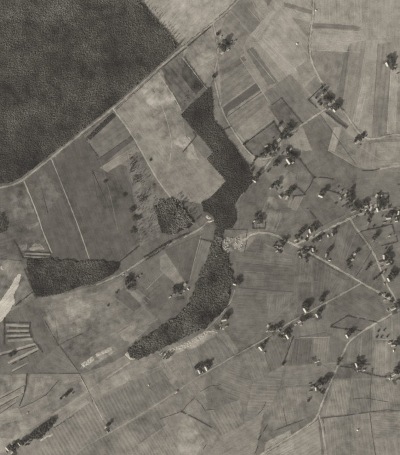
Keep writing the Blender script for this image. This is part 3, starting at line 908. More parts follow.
TPL = {
 'w': ('farmhouse', 14, 8.5, 3.2, 4.2, 'w', M_WHITEWASH, (-5.5, 5.5), (-5, -2.5, 2.5, 5)),
 'c': ('cottage', 9.5, 7, 2.7, 3.5, 'w', M_WHITEWASH, (3.6,), (-3, 2.6)),
 'g': ('farmhouse', 13, 8.5, 3.2, 4.2, 'g', M_BRICK, (-5,), (-4.5, -2, 2, 4.5)),
 'k': ('cottage', 9.5, 7, 2.7, 3.5, 'g', M_BRICK, (3.6,), (-3, 2.6)),
 'd': ('barn', 18, 9.5, 3.6, 4.8, 'd', M_BRICK, (), ()),
 'b': ('barn', 19, 9.5, 3.6, 4.8, 'w', M_BRICK, (), ()),
 's': ('shed', 6.5, 4.5, 2.2, 1.9, 'g', M_BRICK, (), ()),
 'p': ('shed', 6.5, 4.5, 2.2, 1.9, 'w', M_WHITEWASH, (), ()),
}
DONE = {}
DESC = {'k': 'small grey-roofed cottage', 'w': 'pale-roofed whitewashed farmhouse', 'c': 'small white cottage', 'g': 'grey-roofed farmhouse', 'd': 'dark-roofed barn',
        'b': 'long pale-roofed barn', 's': 'small grey shed', 'p': 'tiny white shed'}
def add_house(kind, x, y, ang, label):
    if kind not in DONE:
        t = house_template(*TPL[kind]); DONE[kind] = t
    else:
        t = copy_tree(DONE[kind])
    cx, cy = P(x, y)
    t.location = (cx, cy, .0)
    t.rotation_euler = (0, 0, math.radians(ang))
    s = random.uniform(.64, .82)
    t.scale = (s * random.uniform(.95, 1.1), s, s)
    tag(t, label, TPL[kind][0], 'farm buildings scattered over the fields')
    return t

# phrase, houses (kind, x, y, ridge angle), trees (x, y, crown radius px)
FARMS = [
 ('at the top-track farm with two round trees', [('c',217.5,46.5,60),('s',231,42,40),('c',222,53,40),('s',235,41,30),('p',228,50,30),('p',221,37,60)],
  [(225,41,2.9),(224.2,47.3,3.4),(217.5,34.5,1.4),(229,44,1.0),(213.7,77,1.6)]),
 ('at the lone farm near the upper right edge', [('w',387,64.5,115),('c',393,70,20),('s',395,66,20)], [(390,59,2.2),(391,62,2),(388,57,1.4),(392,66,1.3)]),
 ('at the farm where two roads meet, top right', [('g',324,101,45),('c',334.3,110.5,130),('p',322,95,40),('c',329,104,45),('s',319,104,45)],
  [(326,99,2.4),(329,101,2),(322,88,1.5),(324,91,1.5),(334,105.5,2.6),(337,107,2.4),(321,105,1.3),(318,102,1.2),(331,97,1.2),(316,98,1.0)]),
 ('at the roadside farm where the road bends right', [('w',357,142,40),('s',353.5,143,40)], [(360,138,1.9),(362.3,135.5,1.6),(357,138.5,1.5),(355,141,1.2),(364,133.5,1)]),
 ('in the hamlet beside the plantation', [('w',279,140,50),('c',284.5,133,50),('s',287,136,40),('c',266,146,20),('g',272,152,40),('c',287.5,157.5,20),('s',296,157,20),('c',275,146,60),('p',291,149,60),('s',262,152,20)],
  [(288,126,2.2),(290.5,128.5,2.2),(287,129.5,1.6),(282,135.5,2.2),(284,138,1.5),(272,147,2.2),(274,149,1.6),(265,150.5,2.0),(267,152.5,1.4),(287.5,150,1.8),(289,155,2.2),(292,157,1.8),(245,144,1.6),(295,154,1.5),(280,124,1.2),(277,128,1.2),(270,155,1.4),(261,155,1.3),(254,160,1.2),(251,166,1.3),(256,157,1.0)]),
 ('at the plantation corner by the road', [('w',254.3,181,150)], [(258,175,2.6),(256.2,177.5,1.8),(251,170,1.3),(268,171,1.2)]),
 ('at the big pale farmhouse below the hamlet', [('b',288.3,161.5,125),('s',296,154.5,20)], [(292,156,2.4),(294,158.5,2.2),(290.5,158,1.5),(276,163,2.6),(274.5,165,1.6)]),
 ('at the farm with the pale paddock', [('g',280.5,196.5,130),('w',287,198,60),('c',271,188,60),('s',276,190.5,60)],
  [(277,183,2.2),(278.2,185,1.6),(272,186,1.7),(288,193,2.4),(291,191,2.2),(286,194.5,1.5),(294,189,1.4)]),
 ('at the hedged square right of the ruined farm', [('s',258,224,20),('p',254,221,20)], [(257,215.5,1.8),(260,217,1.7),(261,220.5,2.1),(258.5,219,1.6),(255.5,215,1.2)]),
 ('at the lone cottage below the hedge corner', [('w',320.5,196,155)], [(323.5,191.5,2.2),(325.5,190,1.9),(321.5,192,1.4)]),
 ('in the hamlet along the road to the right edge',
  [('c',341,192,60),('c',345.5,195,60),('c',347,201,30),('g',353,211,25),('c',366,206,20),('w',371,209,70),('c',376.5,196,60),('w',377.5,210,110),('c',368,224,60),('w',388,218,10),('c',396,221,10),('w',398.5,213,80),('s',362,208,20),('p',340,198,30)],
  [(351,188,1.6),(350.5,192,1.8),(350,197,1.9),(351,202,2),(354.5,206,2.2),(357.5,208,2),(355,204,1.6),(362.5,203,1.9),(366,202.5,1.7),(369,213,1.9),(369.5,217,1.7),(368,220,1.3),(390,213.5,2),(392.5,212,1.6),(388,214.5,1.4),(346,204,1.4),(379,199,1.7),(380,203,2),(383,206,1.9),(385,200,1.6),(380,207,1.6),(400,217,1.5)]),
 ('in the hamlet at the crossroads', [('w',310,231,110),('c',298.3,251.5,20),('c',313,250,100),('s',303.5,254,20),('c',276.5,251,30),('c',280,247.5,20),('s',299,239,30),('c',295,240,30),('p',320,240,30)],
  [(281,241.5,2.0),(286,239.5,1.8),(283.5,245,1.4),(300,232,1.8),(302.5,230,1.8),(298,236,1.9),(296,238,1.4),(306,258,1.7),(305.5,251,1.7),(303,249,1.2),(313,226,2),(315,229,1.6),(316,239,2.2),(319,237,1.8),(313,241,1.3),(307,262,1.0)]),
 ('at the narrow white house between the two village roads', [('c',332.5,234.5,105)], [(335.5,229.5,1.7),(334,231.5,1.2)]),
 ('at the pale shed above the main road', [('g',326.3,255.5,80)], [(329,250.5,1.7),(330.5,248,1.4)]),
 ('at the small farm in the field between the roads', [('c',354,254,30),('c',352,259.5,30),('s',349.5,257,30)], [(356.5,251.5,1.4),(351,256,1.5),(348.5,261,1.8),(347.5,265,1.6),(349.5,268,1.2)]),
 ('inside the hedged enclosure near the right edge', [('c',373,241,60),('p',389,236,30)], [(375,236.5,2.2),(377,234.5,1.8),(373,238,1.4)]),
 ('at the farm right of the side road', [('w',384,257,95),('g',381,262,20),('c',387.5,263.5,20)], [(387,253.5,2),(388,250.5,1.7),(389.5,260,2.1),(390,256,1.6),(386,260,1.4),(391,264,1.2)]),
 ('at the farm below the row of bushes', [('w',388.5,279.5,120),('c',384,272,60),('s',394,271,20)], [(390.5,274,2.2),(394,275.5,2),(396,273,1.6),(391,270.5,1.5),(389,276.5,1.3)]),
 ('alone in the field between the roads', [('s',370,266.5,40)], [(369,264.5,1.3),(368,267,1.2)]),
 ('where the roads meet at the right edge', [('c',388,297.5,30),('w',393,308.5,25),('c',397,302,30),('p',384,300,30)], [(398,304,2.2),(395,305,1.8),(400,306.5,1.6),(386,296,1.2),(390,301,1.3),(380,294,1.0)]),
 ('above the middle road below the crossroads', [('c',321.5,302.5,60)], [(322.5,297.5,2),(325,296,1.9),(320.5,299.5,1.5)]),
 ('at the leftmost white house on the middle road', [('w',260.8,348.2,128)], [(264.5,343,1.6),(265.5,341,1.2)]),
 ('at the farm just above the middle road', [('c',268,326,60),('c',272.5,330.5,30),('p',267,331,30)], [(274.5,328.5,1.7),(277,326.5,1.9),(280,324.5,1.6),(271,328,1.1)]),
 ('at the farm just below the middle road', [('c',282.5,333.5,30),('w',287.5,336.5,120),('s',284,338,30)], [(286,332,2),(288.5,329,1.7),(282,336.5,1.6),(289,334,1.4)]),
 ('above the middle road where tall trees stand', [('w',305,310,120)], [(307,306,2.4),(308.5,304,2),(305,303,1.8),(303,306,1.4),(306,302,1.3)]),
 ('below the middle road among dark trees', [('c',299,321.5,30),('p',301,325,30)], [(303,320,1.8),(306,318.5,2),(308,317,1.5),(301,318,1.3)]),
 ('on the middle road nearest the crossroads', [('w',317,315.3,120)], [(319.5,311.5,2),(321,309.5,1.6),(318,312,1.2)]),
 ('at the twin farm below the pale diggings', [('w',199.5,371.5,115),('w',206.5,368.3,115),('s',203,372,115)], [(196.5,367,1.9),(198.5,366.5,1.7),(203,365.5,1.8),(205,363.5,1.6),(208.5,363.5,1.7),(211,361.5,1.3),(209.5,366,1.3)]),
 ('at the end of the pale diggings by the wood', [('w',223.8,319.6,12),('s',220,324.5,30),('c',226,326,20)], [(226.5,315.5,2.3),(228.5,315,1.6),(224,315.5,1.4)]),
 ('at the little farm right of the curving wood', [('c',234.5,284,160)], [(237.5,281,2.2),(239,283,1.6),(236,280,1.3)]),
 ('at the small farm left of the curving wood', [('c',173.5,294,30),('s',180,294.5,10),('c',185,284.5,50),('p',184,291,50)], [(176.5,289.5,2.6),(178,291.5,1.7),(174.5,287.5,1.4)]),
 ('at the farm beside the point of the wedge wood', [('c',137,278.5,40),('c',127,290,40),('p',123,274.5,30),('s',131,285.5,40)], [(127,278,1.8),(127.5,281,1.9),(130,280.5,1.8),(133,281,2.1),(131,277,1.4),(128.5,287.5,1.5),(132,286.5,1.3),(126,284,1.3),(116.8,292.8,1.2)]),
 ('by the tree below the long field path', [('c',105.5,427,40)], [(108,424.5,1.9),(109.7,423,1.3)]),
 ('at the mound with bushes in the bottom left fields', [('p',64.5,396.5,40)], [(62,398,1.4),(66.5,394.5,1.7),(69,392.5,1.5),(71,391,1.1)]),
 ('at the farm in the bottom left corner', [('c',27,445,20),('w',8,448.5,130),('c',19.5,443.5,130),('s',30,441.5,20),('c',12,452,40),('s',43,434,40),('p',27.5,413,40)], [(12,446.5,2.4),(14.5,449,2),(15,444.5,1.5),(22,442,2.2),(24.5,440,2),(28,438.5,1.5)]),
 ('at the farm beside the lower road', [('c',312,386.5,20),('c',316,389,100),('g',320,386,40),('s',309.5,384,20),('c',318,392,40)], [(324,379.5,2),(327,377.5,2.1),(330,376.5,1.5),(318,382,1.6),(321,383,1.6),(326,382,1.5),(322,392,1.4),(308.5,400,1.3)]),
 ('at the short-hedged farm above the lower right fields', [('w',356.5,365,110),('c',363.5,370,20),('s',359,370,20)], [(359.5,361.5,2.2),(361.5,364,1.8),(358,359.5,1.4),(360.5,366.5,1.4),(339.3,360.5,1.3),(338.3,362,1)]),
 ('at the white house under the hedged parallelogram', [('w',347,336,120)], [(349.8,332.5,2),(352,331.2,1.7),(348,331.5,1.3)]),
 ('at the upper farm on the lower right edge', [('w',393,345,10),('c',389.5,342.5,20)], [(396,341.5,2.2),(399,340,2),(398,344,1.6)]),
 ('at the lower farm on the lower right edge', [('w',393,374.5,30),('c',397,380,30),('s',389,377,30)], [(397,368,2.4),(400,370,2.2),(396,371.5,1.6),(394,370,1.2)]),
 ('standing alone beside the field path at the bottom', [('c',176,392,35)], []),
 ('standing at the middle of the lower fields', [('p',318,361,20),('p',315.5,362,20)], [(283,363.5,1.3)]),
]
ORD = ['leftmost', 'second from left', 'third from left', 'fourth from left', 'fifth from left', 'sixth from left', 'seventh from left',
       'eighth from left', 'ninth from left', 'tenth from left', 'eleventh from left', 'twelfth from left', 'thirteenth from left', 'fourteenth from left'] + \
      ['%s from left' % s for s in ['fifteenth', 'sixteenth', 'seventeenth', 'eighteenth', 'nineteenth'] +
       [t + ('-' + u if u else '') for t in ('twenty', 'thirty', 'forty', 'fifty') for u in ('', 'first', 'second', 'third', 'fourth', 'fifth', 'sixth', 'seventh', 'eighth', 'ninth')]]
ORD = [q.replace('ty from', 'tieth from') for q in ORD]
CN = 0
for phrase, houses, trees in FARMS:
    for h in houses[:2]:
        spur(h[1], h[2])
    for i, h in enumerate(houses):               # one cottage in three has a duller roof; gardens behind the houses
        if h[0] == 'c':
            CN += 1
            if CN % 5 in (1, 3):
                houses[i] = ('k',) + tuple(h[1:])
        if random.random() < .7:
            a = math.radians(h[3] + random.choice((0, 90))); ca, sa = math.cos(a), -math.sin(a)
            gl, gw, sg = random.uniform(4, 8), random.uniform(2.5, 4.5), random.choice((-1, 1))
            ox, oy = h[1] - sa * sg * (gw * .6 + 1.2), h[2] + ca * sg * (gw * .6 + 1.2)
            field([(ox + ca * u * gl / 2 - sa * v * gw / 2, oy + sa * u * gl / 2 + ca * v * gw / 2) for u, v in ((-1, -1), (1, -1), (1, 1), (-1, 1))],
                  random.choice((92, 96, 100, 116, 122)), ang=math.degrees(-a), stripe=random.choice((0, .1)), period=4, mottle=1.8, name='garden', amp=1.0)
    extra = []
    for h in houses:                             # outbuildings round the yard
        if h[0] in 'wgckb' and random.random() < .6:
            a = random.uniform(0, 6.28); dd = random.uniform(4.2, 6.0)
            extra.append((random.choice('ssp'), h[1] + dd * math.cos(a), h[2] + dd * math.sin(a), h[3] + random.choice((0, 90))))
    houses = houses + extra
    if 'hamlet' in phrase:                       # fruit trees in the gardens
        trees = trees + [(h[1] + random.uniform(-6, 6), h[2] + random.uniform(-6, 6), random.uniform(.6, 1.1)) for h in houses for _ in range(3) if random.random() < .68]
    bykind = {}
    for h in sorted(houses, key=lambda q: q[1]):
        bykind.setdefault(h[0], []).append(h)
    for k, lst in bykind.items():
        for i, h in enumerate(lst):
            lab = DESC[k] + ' ' + phrase if len(lst) == 1 else DESC[k] + ', ' + ORD[i] + ', ' + phrase
            add_house(h[0], h[1], h[2], h[3], lab)
    if len(trees) < 9:                           # lower growth round the big trees
        trees = trees + [(q[0] + random.uniform(-3.2, 3.2), q[1] + random.uniform(-2.5, 3.0), random.uniform(.6, 1.0)) for q in trees if random.random() < .75]
    big = max(trees, key=lambda q: q[2]) if trees else None
    rest = sorted([q for q in trees if q is not big], key=lambda q: q[0])
    if big:
        add_tree(*big, label='largest dark round tree ' + phrase, group='broadleaf trees round the farms')
    for i, q in enumerate([q for q in rest if q[2] > 1.12]):
        add_tree(*q, label='smaller dark tree, ' + ORD[i] + ', ' + phrase, group='broadleaf trees round the farms')
    for i, q in enumerate([q for q in rest if q[2] <= 1.12]):
        add_tree(*q, label='low garden bush, ' + ORD[i] + ', ' + phrase, group='bushes in the farm gardens', name='bush', hfac=1.5)

# thickets standing singly on the moor
for x, y, r, lab in [(125,196,2.0,'topmost of the dark bushes on the open moor'), (132,210,2.4,'upper of two dark bushes standing close together on the moor'),
                     (134,208.5,1.8,'small bush touching the upper dark bush on the moor'), (134.5,218,2.2,'left half of the broad dark bush on the moor'),
                     (138,218.5,2.2,'right half of the broad dark bush on the moor'), (133,228.5,1.6,'lowest of the dark bushes on the moor, left one'),
                     (134.8,231,1.7,'lowest dark bush on the moor, right one'), (131.5,231.5,1.4,'smallest bush at the foot of the moor bushes'),
                     (105.5,181.5,1.5,'faint solitary bush in the middle of the moor'), (150.5,160,1.2,'tiny dark bush beside the pale track above the copse'),
                     (10,354.5,2.0,'dark bush lying between the pale earth banks, left one'), (14,353,1.8,'dark bush lying between the pale earth banks, right one'),
                     (108,305.5,1.0,'tiny dark bush alone in the field below the wedge wood')]:
    add_tree(x, y, r, lab, 'bushes on the open land', name='bush', hfac=.95)
# orchard dots
for i, (x, y) in enumerate([(376.5,337),(381,337),(387,336.5),(378,331),(384,330)]):
    add_tree(x, y, .9, 'small orchard tree, ' + ORD[i] + ', in the pale outlined plot near the right edge' if i < 3 else
             ('left' if i == 3 else 'right') + ' of the two upper orchard trees in the pale outlined plot', 'orchard trees')
for i, (x, y) in enumerate([(373.5,279.3),(375.5,277.8),(377.5,276),(379.5,274.3),(381.5,272.6)]):
    add_tree(x, y, .9, 'small bush in the slanting row beside the side road, ' + ORD[i], 'row of bushes by the side road', name='bush', hfac=1.4)

# ------------------------------------------------------------------ hedges and ditches lined with bushes
HEDGES = [
 ([(163,67),(186,48),(211,26.5)], 'hedge along the lower side of the track below the pale top field', .7, 2.0),
 ([(116,110),(138,90),(159,71)], 'hedge following the road under the vast wood', .6, 1.6),
 ([(184,57),(204,85),(209,90)], 'hedge on the edge of the rough striped field above the plantation', .8, 2.2),
 ([(281,98),(302,123.5)], 'long straight hedge on the right of the hamlet garden', .8, 2.0),
 ([(281,98),(272,105)], 'short hedge at the top of the hamlet garden', .6, 1.6),
 ([(244,144),(262,131),(274,122)], 'hedge above the hamlet beside the striped fields', .8, 2.0),
 ([(245,147),(254,156),(260,157),(264,152)], 'curved hedge round the lower side of the hamlet', .7, 2.0),
 ([(275,126),(282,136)], 'hedge between two hamlet gardens', .7, 2.0),
 ([(223.5,130),(230,126.5),(228,129)], 'bushy spur of hedge sticking out of the plantation to the road', 1.6, 3.0),
 ([(308,100),(322,86.5)], 'hedge on the upper left of the farm where two roads meet', .7, 2.0),
 ([(308,100),(317,108)], 'hedge on the lower left of the farm where two roads meet', .7, 2.0),
 ([(321,84),(331,97),(343,111)], 'roadside hedge beside the farm where two roads meet', .7, 2.4),
 ([(325,112),(336,121),(347,128)], 'dark slanting hedge below the farm where two roads meet', 1.0, 2.2),
 ([(298,158),(306,168),(313.5,178)], 'hedge slanting down from the big pale farmhouse', .9, 2.4),
 ([(313.5,178),(309,187),(304,194)], 'hedge running down left from the hedge corner', .8, 2.2),
 ([(314,177.5),(326,178),(334,180)], 'hedge running right from the hedge corner', .8, 2.0),
 ([(294,185),(300,190),(305,195),(292,196.5)], 'hedge bending round the pale paddock', .7, 2.0),
 ([(327,190),(341,194.5)], 'short hedge between the lone cottage and the hamlet', .7, 1.8),
 ([(307,208),(318,222),(322,226)], 'hedge slanting down to the road above the crossroads', .8, 2.2),
 ([(298,160),(292,150)], 'hedge behind the big pale farmhouse', .6, 2.0),
 ([(376.5,193.5),(388,194),(388.5,209)], 'hedge round the dark garden in the hamlet near the right edge', .8, 2.6),
 ([(377,194),(377,207)], 'hedge on the left of the dark garden near the right edge', .8, 2.2),
 ([(362,171),(374,170.5),(379,169)], 'hedge line under the light field at the right', .7, 1.6),
 ([(397.5,184.5),(404,185)], 'short dark hedge cut by the right edge', .8, 2.0),
 ([(360.5,231.5),(378,228),(391.5,224.5)], 'upper hedge of the enclosure near the right edge', .7, 2.0),
 ([(391.5,224.5),(397.5,242),(381,246)], 'right and lower hedge of the enclosure near the right edge', .7, 2.0),
 ([(252.5,223),(252.5,228.5),(265,228.5),(265,222)], 'hedge round three sides of the hedged square', .7, 2.0),
 ([(222,229.5),(247,229.5),(246,238)], 'hedge above the ruined farm', .6, 1.8),
 ([(247,240),(244,253)], 'hedge on the right of the ruined farm', .6, 1.6),
 ([(200,239),(214,243)], 'short hedge left of the curving wood below the track', .7, 2.0),
 ([(118,263),(128,255),(139,246)], 'dark hedge leading up from the point of the wedge wood', .9, 2.6),
 ([(24.5,269),(30,284),(36.5,298.5)], 'hedge along the blunt end of the wedge wood', .9, 2.2),
 ([(15,306),(25,298),(34,291)], 'dark hedge slanting between sand strip and wedge wood', 1.0, 2.4),
 ([(14,240),(19,250),(22.5,258)], 'hedge on the left of the small moor enclosure', .8, 2.0),
 ([(25,252),(51,253)], 'upper of three parallel dark hedges above the wedge wood', 1.01, 2.07),
 ([(26,255.2),(51,256.4)], 'middle of three parallel dark hedges above the wedge wood', 0.87, 1.84),
 ([(22.5,258.2),(52,259.6)], 'lower of three parallel dark hedges above the wedge wood', 1.16, 2.30),
 ([(0,259),(22,261)], 'thin hedge running in from the left edge', .5, 1.3),
 ([(4.2,318),(4,345)], 'upright hedge closing the ladder of dark strips at left', 1.30, 2.76),
 ([(5,322.5),(30,323.2)], 'top rung hedge of the ladder of dark strips', 1.16, 2.07),
 ([(9,328.3),(29.5,328.3)], 'second rung hedge of the ladder of dark strips', 1.01, 1.84),
 ([(5.5,333.5),(29.5,333)], 'third rung hedge of the ladder of dark strips', 1.16, 2.07),
 ([(8,338.5),(31,337)], 'bottom rung hedge of the ladder of dark strips', 1.16, 2.07),
 ([(30,323.5),(29.5,331),(32,338)], 'hedge closing the right side of the ladder', 1.16, 2.07),
 ([(33.5,341.5),(38,346),(42.5,352.5)], 'thick dark hedge at the head of the pale banks', 1.3, 2.4),
 ([(-4,357),(35,346)], 'hedge along the upper pale bank below the ladder', 0.87, 1.72),
 ([(12,364.5),(37,351)], 'hedge along the second pale bank below the ladder', 0.87, 1.72),
 ([(12,372.5),(28,364)], 'hedge along the third pale bank below the ladder', 0.72, 1.61),
 ([(27,374),(26,384),(24,394),(19.5,406)], 'curving hedge right of the lower pale banks', 1.01, 1.95),
 ([(0,399),(25,385)], 'upper hedge between the lower pale banks', 0.87, 1.72),
 ([(0,406.5),(23,393.5)], 'middle hedge between the lower pale banks', 0.87, 1.72),
 ([(0,413.5),(16,402.5)], 'lowest hedge between the lower pale banks', 0.87, 1.72),
 ([(20,408),(34,402),(46,395),(58,381)], 'hedge rising from the lower banks towards the fields', .7, 1.8),
 ([(33,373),(79,373.5)], 'long thin level hedge in the lower left fields', .45, 1.3),
 ([(45,321),(58,345)], 'thin hedge slanting down below the wedge wood', .55, 1.5),
 ([(58,345.5),(68,340),(82,334)], 'thin hedge rising right from the field corner', .6, 1.5),
 ([(60,346),(78,371)], 'thin hedge slanting down right of the triangular field', .5, 1.4),
 ([(79.5,374),(86,386),(93,402)], 'dark hedge beside the steep field path', .8, 2.0),
 ([(53,428.5),(73,416)], 'dark hedge edge of the striped field at bottom left', .8, 2.0),
 ([(160,419),(172,415),(181,411.5)], 'left arm of the forked hedge at the bottom', .7, 1.8),
 ([(181,411.5),(196,419),(211,427.5)], 'thick right arm of the forked hedge at the bottom', 1.0, 2.2),
 ([(182,411),(189,403),(195.5,396.5)], 'upward arm of the forked hedge at the bottom', .5, 1.4),
 ([(196.5,399),(202,406),(206,412)], 'thin hedge right of the forked hedge', .5, 1.4),
 ([(206,410),(218,409)], 'short level hedge right of the forked hedge', .5, 1.3),
 ([(200,392),(210,386),(220,385)], 'thin curved hedge above the forked hedge', .4, 1.2),
 ([(203,449),(206,445)], 'little dark hedge stub at the bottom edge', .9, 1.8),
 ([(321,418),(345,416),(369,412)], 'dark hedge across the lower right fields, left half', .8, 2.2),
 ([(370,412),(386,410),(402,411)], 'dark hedge across the lower right fields, right half', .8, 2.0),
 ([(369.5,413),(372,434),(376,460)], 'hedge running down to the bottom edge at the right', .7, 1.8),
 ([(371,378),(370,394),(370,411)], 'thin upright hedge in the lower right fields', .5, 1.5),
 ([(353,399),(365,398),(388,402)], 'thin broken hedge in the field above the long dark hedge', .5, 1.3),
 ([(340,366.5),(351,368)], 'short hedge left of the farm with the short hedges', .8, 2.0),
 ([(363,364.5),(372,364.5),(372,374)], 'angled hedge right of the farm with the short hedges', .8, 2.0),
 ([(354,370),(372,375),(390,378)], 'slanting hedge below the farm with the short hedges', .7, 1.8),
 ([(330,326.5),(347,316)], 'left hedge of the parallelogram field', .8, 2.0),
 ([(347,316),(362,319),(377,322.5)], 'upper hedge of the parallelogram field', .7, 2.0),
 ([(330,327),(344,329),(361,331)], 'lower hedge of the parallelogram field', .7, 2.0),
 ([(322.5,419),(325,434)], 'hedge beside the small track at the bottom', .9, 1.8),
 ([(293,337),(288,350),(284,362)], 'thin hedge running down from the middle road', .7, 1.8),
 ([(283,408),(286.5,426)], 'thin upright hedge above the lower road', .5, 1.4),
 ([(276,430),(286,426),(303,420)], 'hedge above the lower road near the bottom', .7, 1.6),
 ([(266,402),(262,410),(258,414)], 'bushy hedge beside the lower striped field', .8, 1.6),
 ([(258,440),(264,430),(268,424)], 'rough hedge at the tip of the pale bottom triangle', 1.0, 1.8),
 ([(254,455),(258,446)], 'dark hedge at the bottom edge left of the road', .9, 1.8),
 ([(356,234),(362,232)], 'short hedge joining the side road to the enclosure', .6, 1.6),
 ([(372,250),(365,262),(356,276)], 'thin hedge dividing the field between the roads', .4, 1.2),
 ([(299,249),(320,261),(340,273)], 'hedge along the upper side of the main road', .5, 1.5),
 ([(98,157),(90,146),(86,138)], 'ragged hedge below the narrow young belt', .7, 1.8),
 ([(97,160),(114,148),(131,136)], 'hedge along the dark band beside the straight track', .6, 1.4),
 ([(183,152),(196,136),(193,132)], 'bush clump bulging from the plantation edge', .9, 1.8),
]
for ln, lab, wd, ht in HEDGES:
    if ln[0][1] > 370:                               # low clipped hedges in the bottom fields
        wd, ht = wd * .72, ht * .8
    hedge(ln, lab, wd, ht * (.8 if wd >= .7 else .5), dens=8 if wd >= .7 else 4)

# ------------------------------------------------------------------ diggings, ruins, heaps
def spoil(line, width, height, label, name='spoil_bank', seed=0.0, mat=None):
    """bumpy ridge of thrown-up earth with pits, following a line"""
    pts = resample([P(*p) for p in line], 1.3)
    K = max(5, int(width * S / 1.1))
    vs_, fs = [], []
    for i, p in enumerate(pts):
        a = Vector(pts[max(0, i - 1)]); b = Vector(pts[min(len(pts) - 1, i + 1)])
        n = Vector((-(b - a).y, (b - a).x)).normalized()
        wob = 2.2 * noise.noise((i * .11, seed, 0.0))
        end = min(1.0, i / 4, (len(pts) - 1 - i) / 4)
        for k in range(K + 1):
            s = (k / K - .5) * 2
            x = p[0] + n.x * (s * width * S / 2 + wob); y = p[1] + n.y * (s * width * S / 2 + wob)
            e = max(0.0, 1 - s * s) * end
            hn = noise.noise((x * .22, y * .22, seed + 1)) + .7 * noise.noise((x * .5, y * .5, seed))
            z = e * max(.02, .42 + .9 * hn) * height - .05 * (1 - e) + (.14 if e > .05 else -.05)
            vs_.append((x, y, z))
        if i:
            for k in range(K):
                q = (i - 1) * (K + 1) + k
                fs.append((q, q + 1, q + K + 2, q + K + 1))
    o = mesh_obj(name, vs_, fs, mat or M_SPOIL)
    tag(o, label, 'earth bank', 'pale diggings')
    return o
spoil([(160,356),(170,351),(180,347),(190,342.5),(199,338),(207,332.5)], 4.2, 1.4, 'pale bumpy line of diggings along the lower edge of the curving wood', seed=1)
spoil([(206,332),(212,331),(218,332.5)], 1.6, 1.3, 'short pale hook at the upper end of the diggings', seed=2)
spoil([(184,348),(194,343),(203,337.5)], 1.4, 1.2, 'thin second line of pale heaps beside the diggings', seed=3)
spoil([(82,366),(88,362),(94,358)], 5.0, 1.3, 'broad pale heaps left of the curving wood, lowest', seed=4)
spoil([(96,356),(104,352),(112,348)], 4.0, 1.2, 'broad pale heaps left of the curving wood, upper', seed=5)
spoil([(126,353),(131,358),(136,357)], 4.0, 1.3, 'pale heaps at the lower tip of the curving wood', seed=6)
spoil([(221,326),(224,330)], 2.0, 1.0, 'small pale heap beside the farm at the end of the diggings', seed=7)
spoil([(1,266),(3,270)], 2.5, 1.0, 'small pale heap at the left edge above the sand strip', seed=8)
spoil([(206,216),(211,219)], 3.0, 1.4, 'pale heap where the track meets the plantation', seed=9, mat=M_RUBBLE)
spoil([(208,222),(214,220)], 2.0, 1.4, 'second pale heap where the track meets the plantation, lower', seed=10, mat=M_RUBBLE)
spoil([(386,377),(394,379)], 2.5, .9, 'pale heap below the lower farm on the right edge', seed=11)
spoil([(53,434),(46,437),(40,441)], 2.0, .9, 'pale bank along the lower side of the tree belt', seed=13)
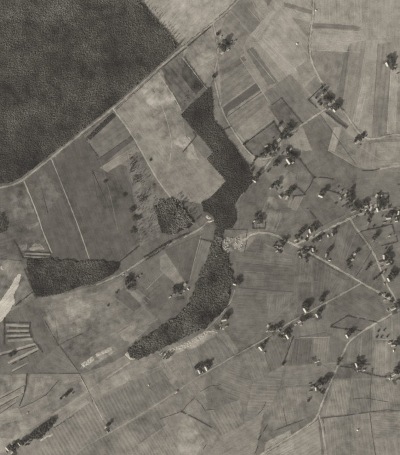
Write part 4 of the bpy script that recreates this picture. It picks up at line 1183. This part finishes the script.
# broken walls of the ruined farm
ruin = empty('ruined_farm', (*P(233, 244), 0))
tag(ruin, 'ruined farm of pale broken walls between the two dark woods', 'ruin')
cx0, cy0 = P(233, 244)
field([(222,241),(227,238),(236,237),(243,240),(242,246),(236,249),(231,252),(225,251)], 129, mottle=2.8, name='farmyard', amp=4.5)
frag = []
for q in range(34):
    fx, fy = random.uniform(223.5, 242.5), random.uniform(238.5, 250)
    fa = math.radians(random.choice((25, 115)) + random.gauss(0, 14)); fl = random.uniform(.8, 2.4)
    frag.append(((fx, fy), (fx + fl * math.cos(fa), fy - fl * math.sin(fa))))
for (x0, y0), (x1, y1) in frag:
    a = Vector(P(x0, y0)); b = Vector(P(x1, y1))
    n = Vector((-(b - a).y, (b - a).x)).normalized() * .7
    k = max(3, int((b - a).length / 1.6))
    vv, ff = [], []
    for i in range(k + 1):
        p = a.lerp(b, i / k)
        h = random.uniform(.5, 2.4)
        jit = Vector((random.uniform(-.6, .6), random.uniform(-.6, .6)))
        for q, z in ((p + n * 1.9, 0), (p + n * .7 + jit, h), (p - n * .7 + jit, h * .95), (p - n * 1.9, 0)):
            vv.append((q.x - cx0, q.y - cy0, z))
        if i:
            s = 4 * (i - 1)
            for j in range(3):
                ff.append((s + j, s + j + 1, s + j + 5, s + j + 4))
    ff += [(0, 1, 2, 3), (4 * k + 3, 4 * k + 2, 4 * k + 1, 4 * k)]
    mesh_obj('broken_wall', vv, ff, M_RUBBLE, ruin)

def heap(x, y, r, label):
    bm = bmesh.new()
    bmesh.ops.create_icosphere(bm, subdivisions=3, radius=1.0)
    for v in bm.verts:
        k = 1 + .25 * noise.noise(v.co * 2.2 + Vector((x, y, 0)))
        v.co *= k
        v.co.z = max(v.co.z, -.05) ** 1 * (1.25 if v.co.z > 0 else 1)
    me = bpy.data.meshes.new('haystack')
    bm.to_mesh(me); bm.free()
    me.materials.append(M_STRAW)
    o = link(bpy.data.objects.new('haystack', me))
    o.location = (*P(x, y), .05)
    o.scale = (r, r, r)
    tag(o, label, 'haystack', 'pale heaps in open fields')
heap(297, 43.8, 2.3, 'small bright heap alone in the wide light field at the top')
heap(357.5, 430, 2.4, 'small bright heap alone in the field at the lower right')
heap(148.5, 385, 1.7, 'small bright heap in the striped field near the bottom path')
heap(216.2, 256.3, 2.3, 'small bright heap at the upper end of the curving wood')
heap(190.5, 331, 1.9, 'small bright heap at the wood edge above the pale diggings')
heap(316, 10.5, 2.0, 'small bright heap beside the road at the top')

# ------------------------------------------------------------------ air between the camera and the land
hv, hf = box(-7100, -7100, -1.0, 7100, 7100, ALT + 60)
hm = bpy.data.materials.new('thin_haze')
hm.use_nodes = True
ht = hm.node_tree
ht.nodes.remove(ht.nodes['Principled BSDF'])
pv = ht.nodes.new('ShaderNodeVolumePrincipled')
pv.inputs['Color'].default_value = (1.0, 0.965, 0.90, 1)
pv.inputs['Density'].default_value = HAZE
pv.inputs['Anisotropy'].default_value = 0.2
ht.links.new(pv.outputs[0], ht.nodes['Material Output'].inputs['Volume'])
hz = mesh_obj('haze', hv, hf, hm)
hz['kind'] = 'stuff'
tag(hz, 'thin pale haze filling the air over the whole countryside', 'haze')
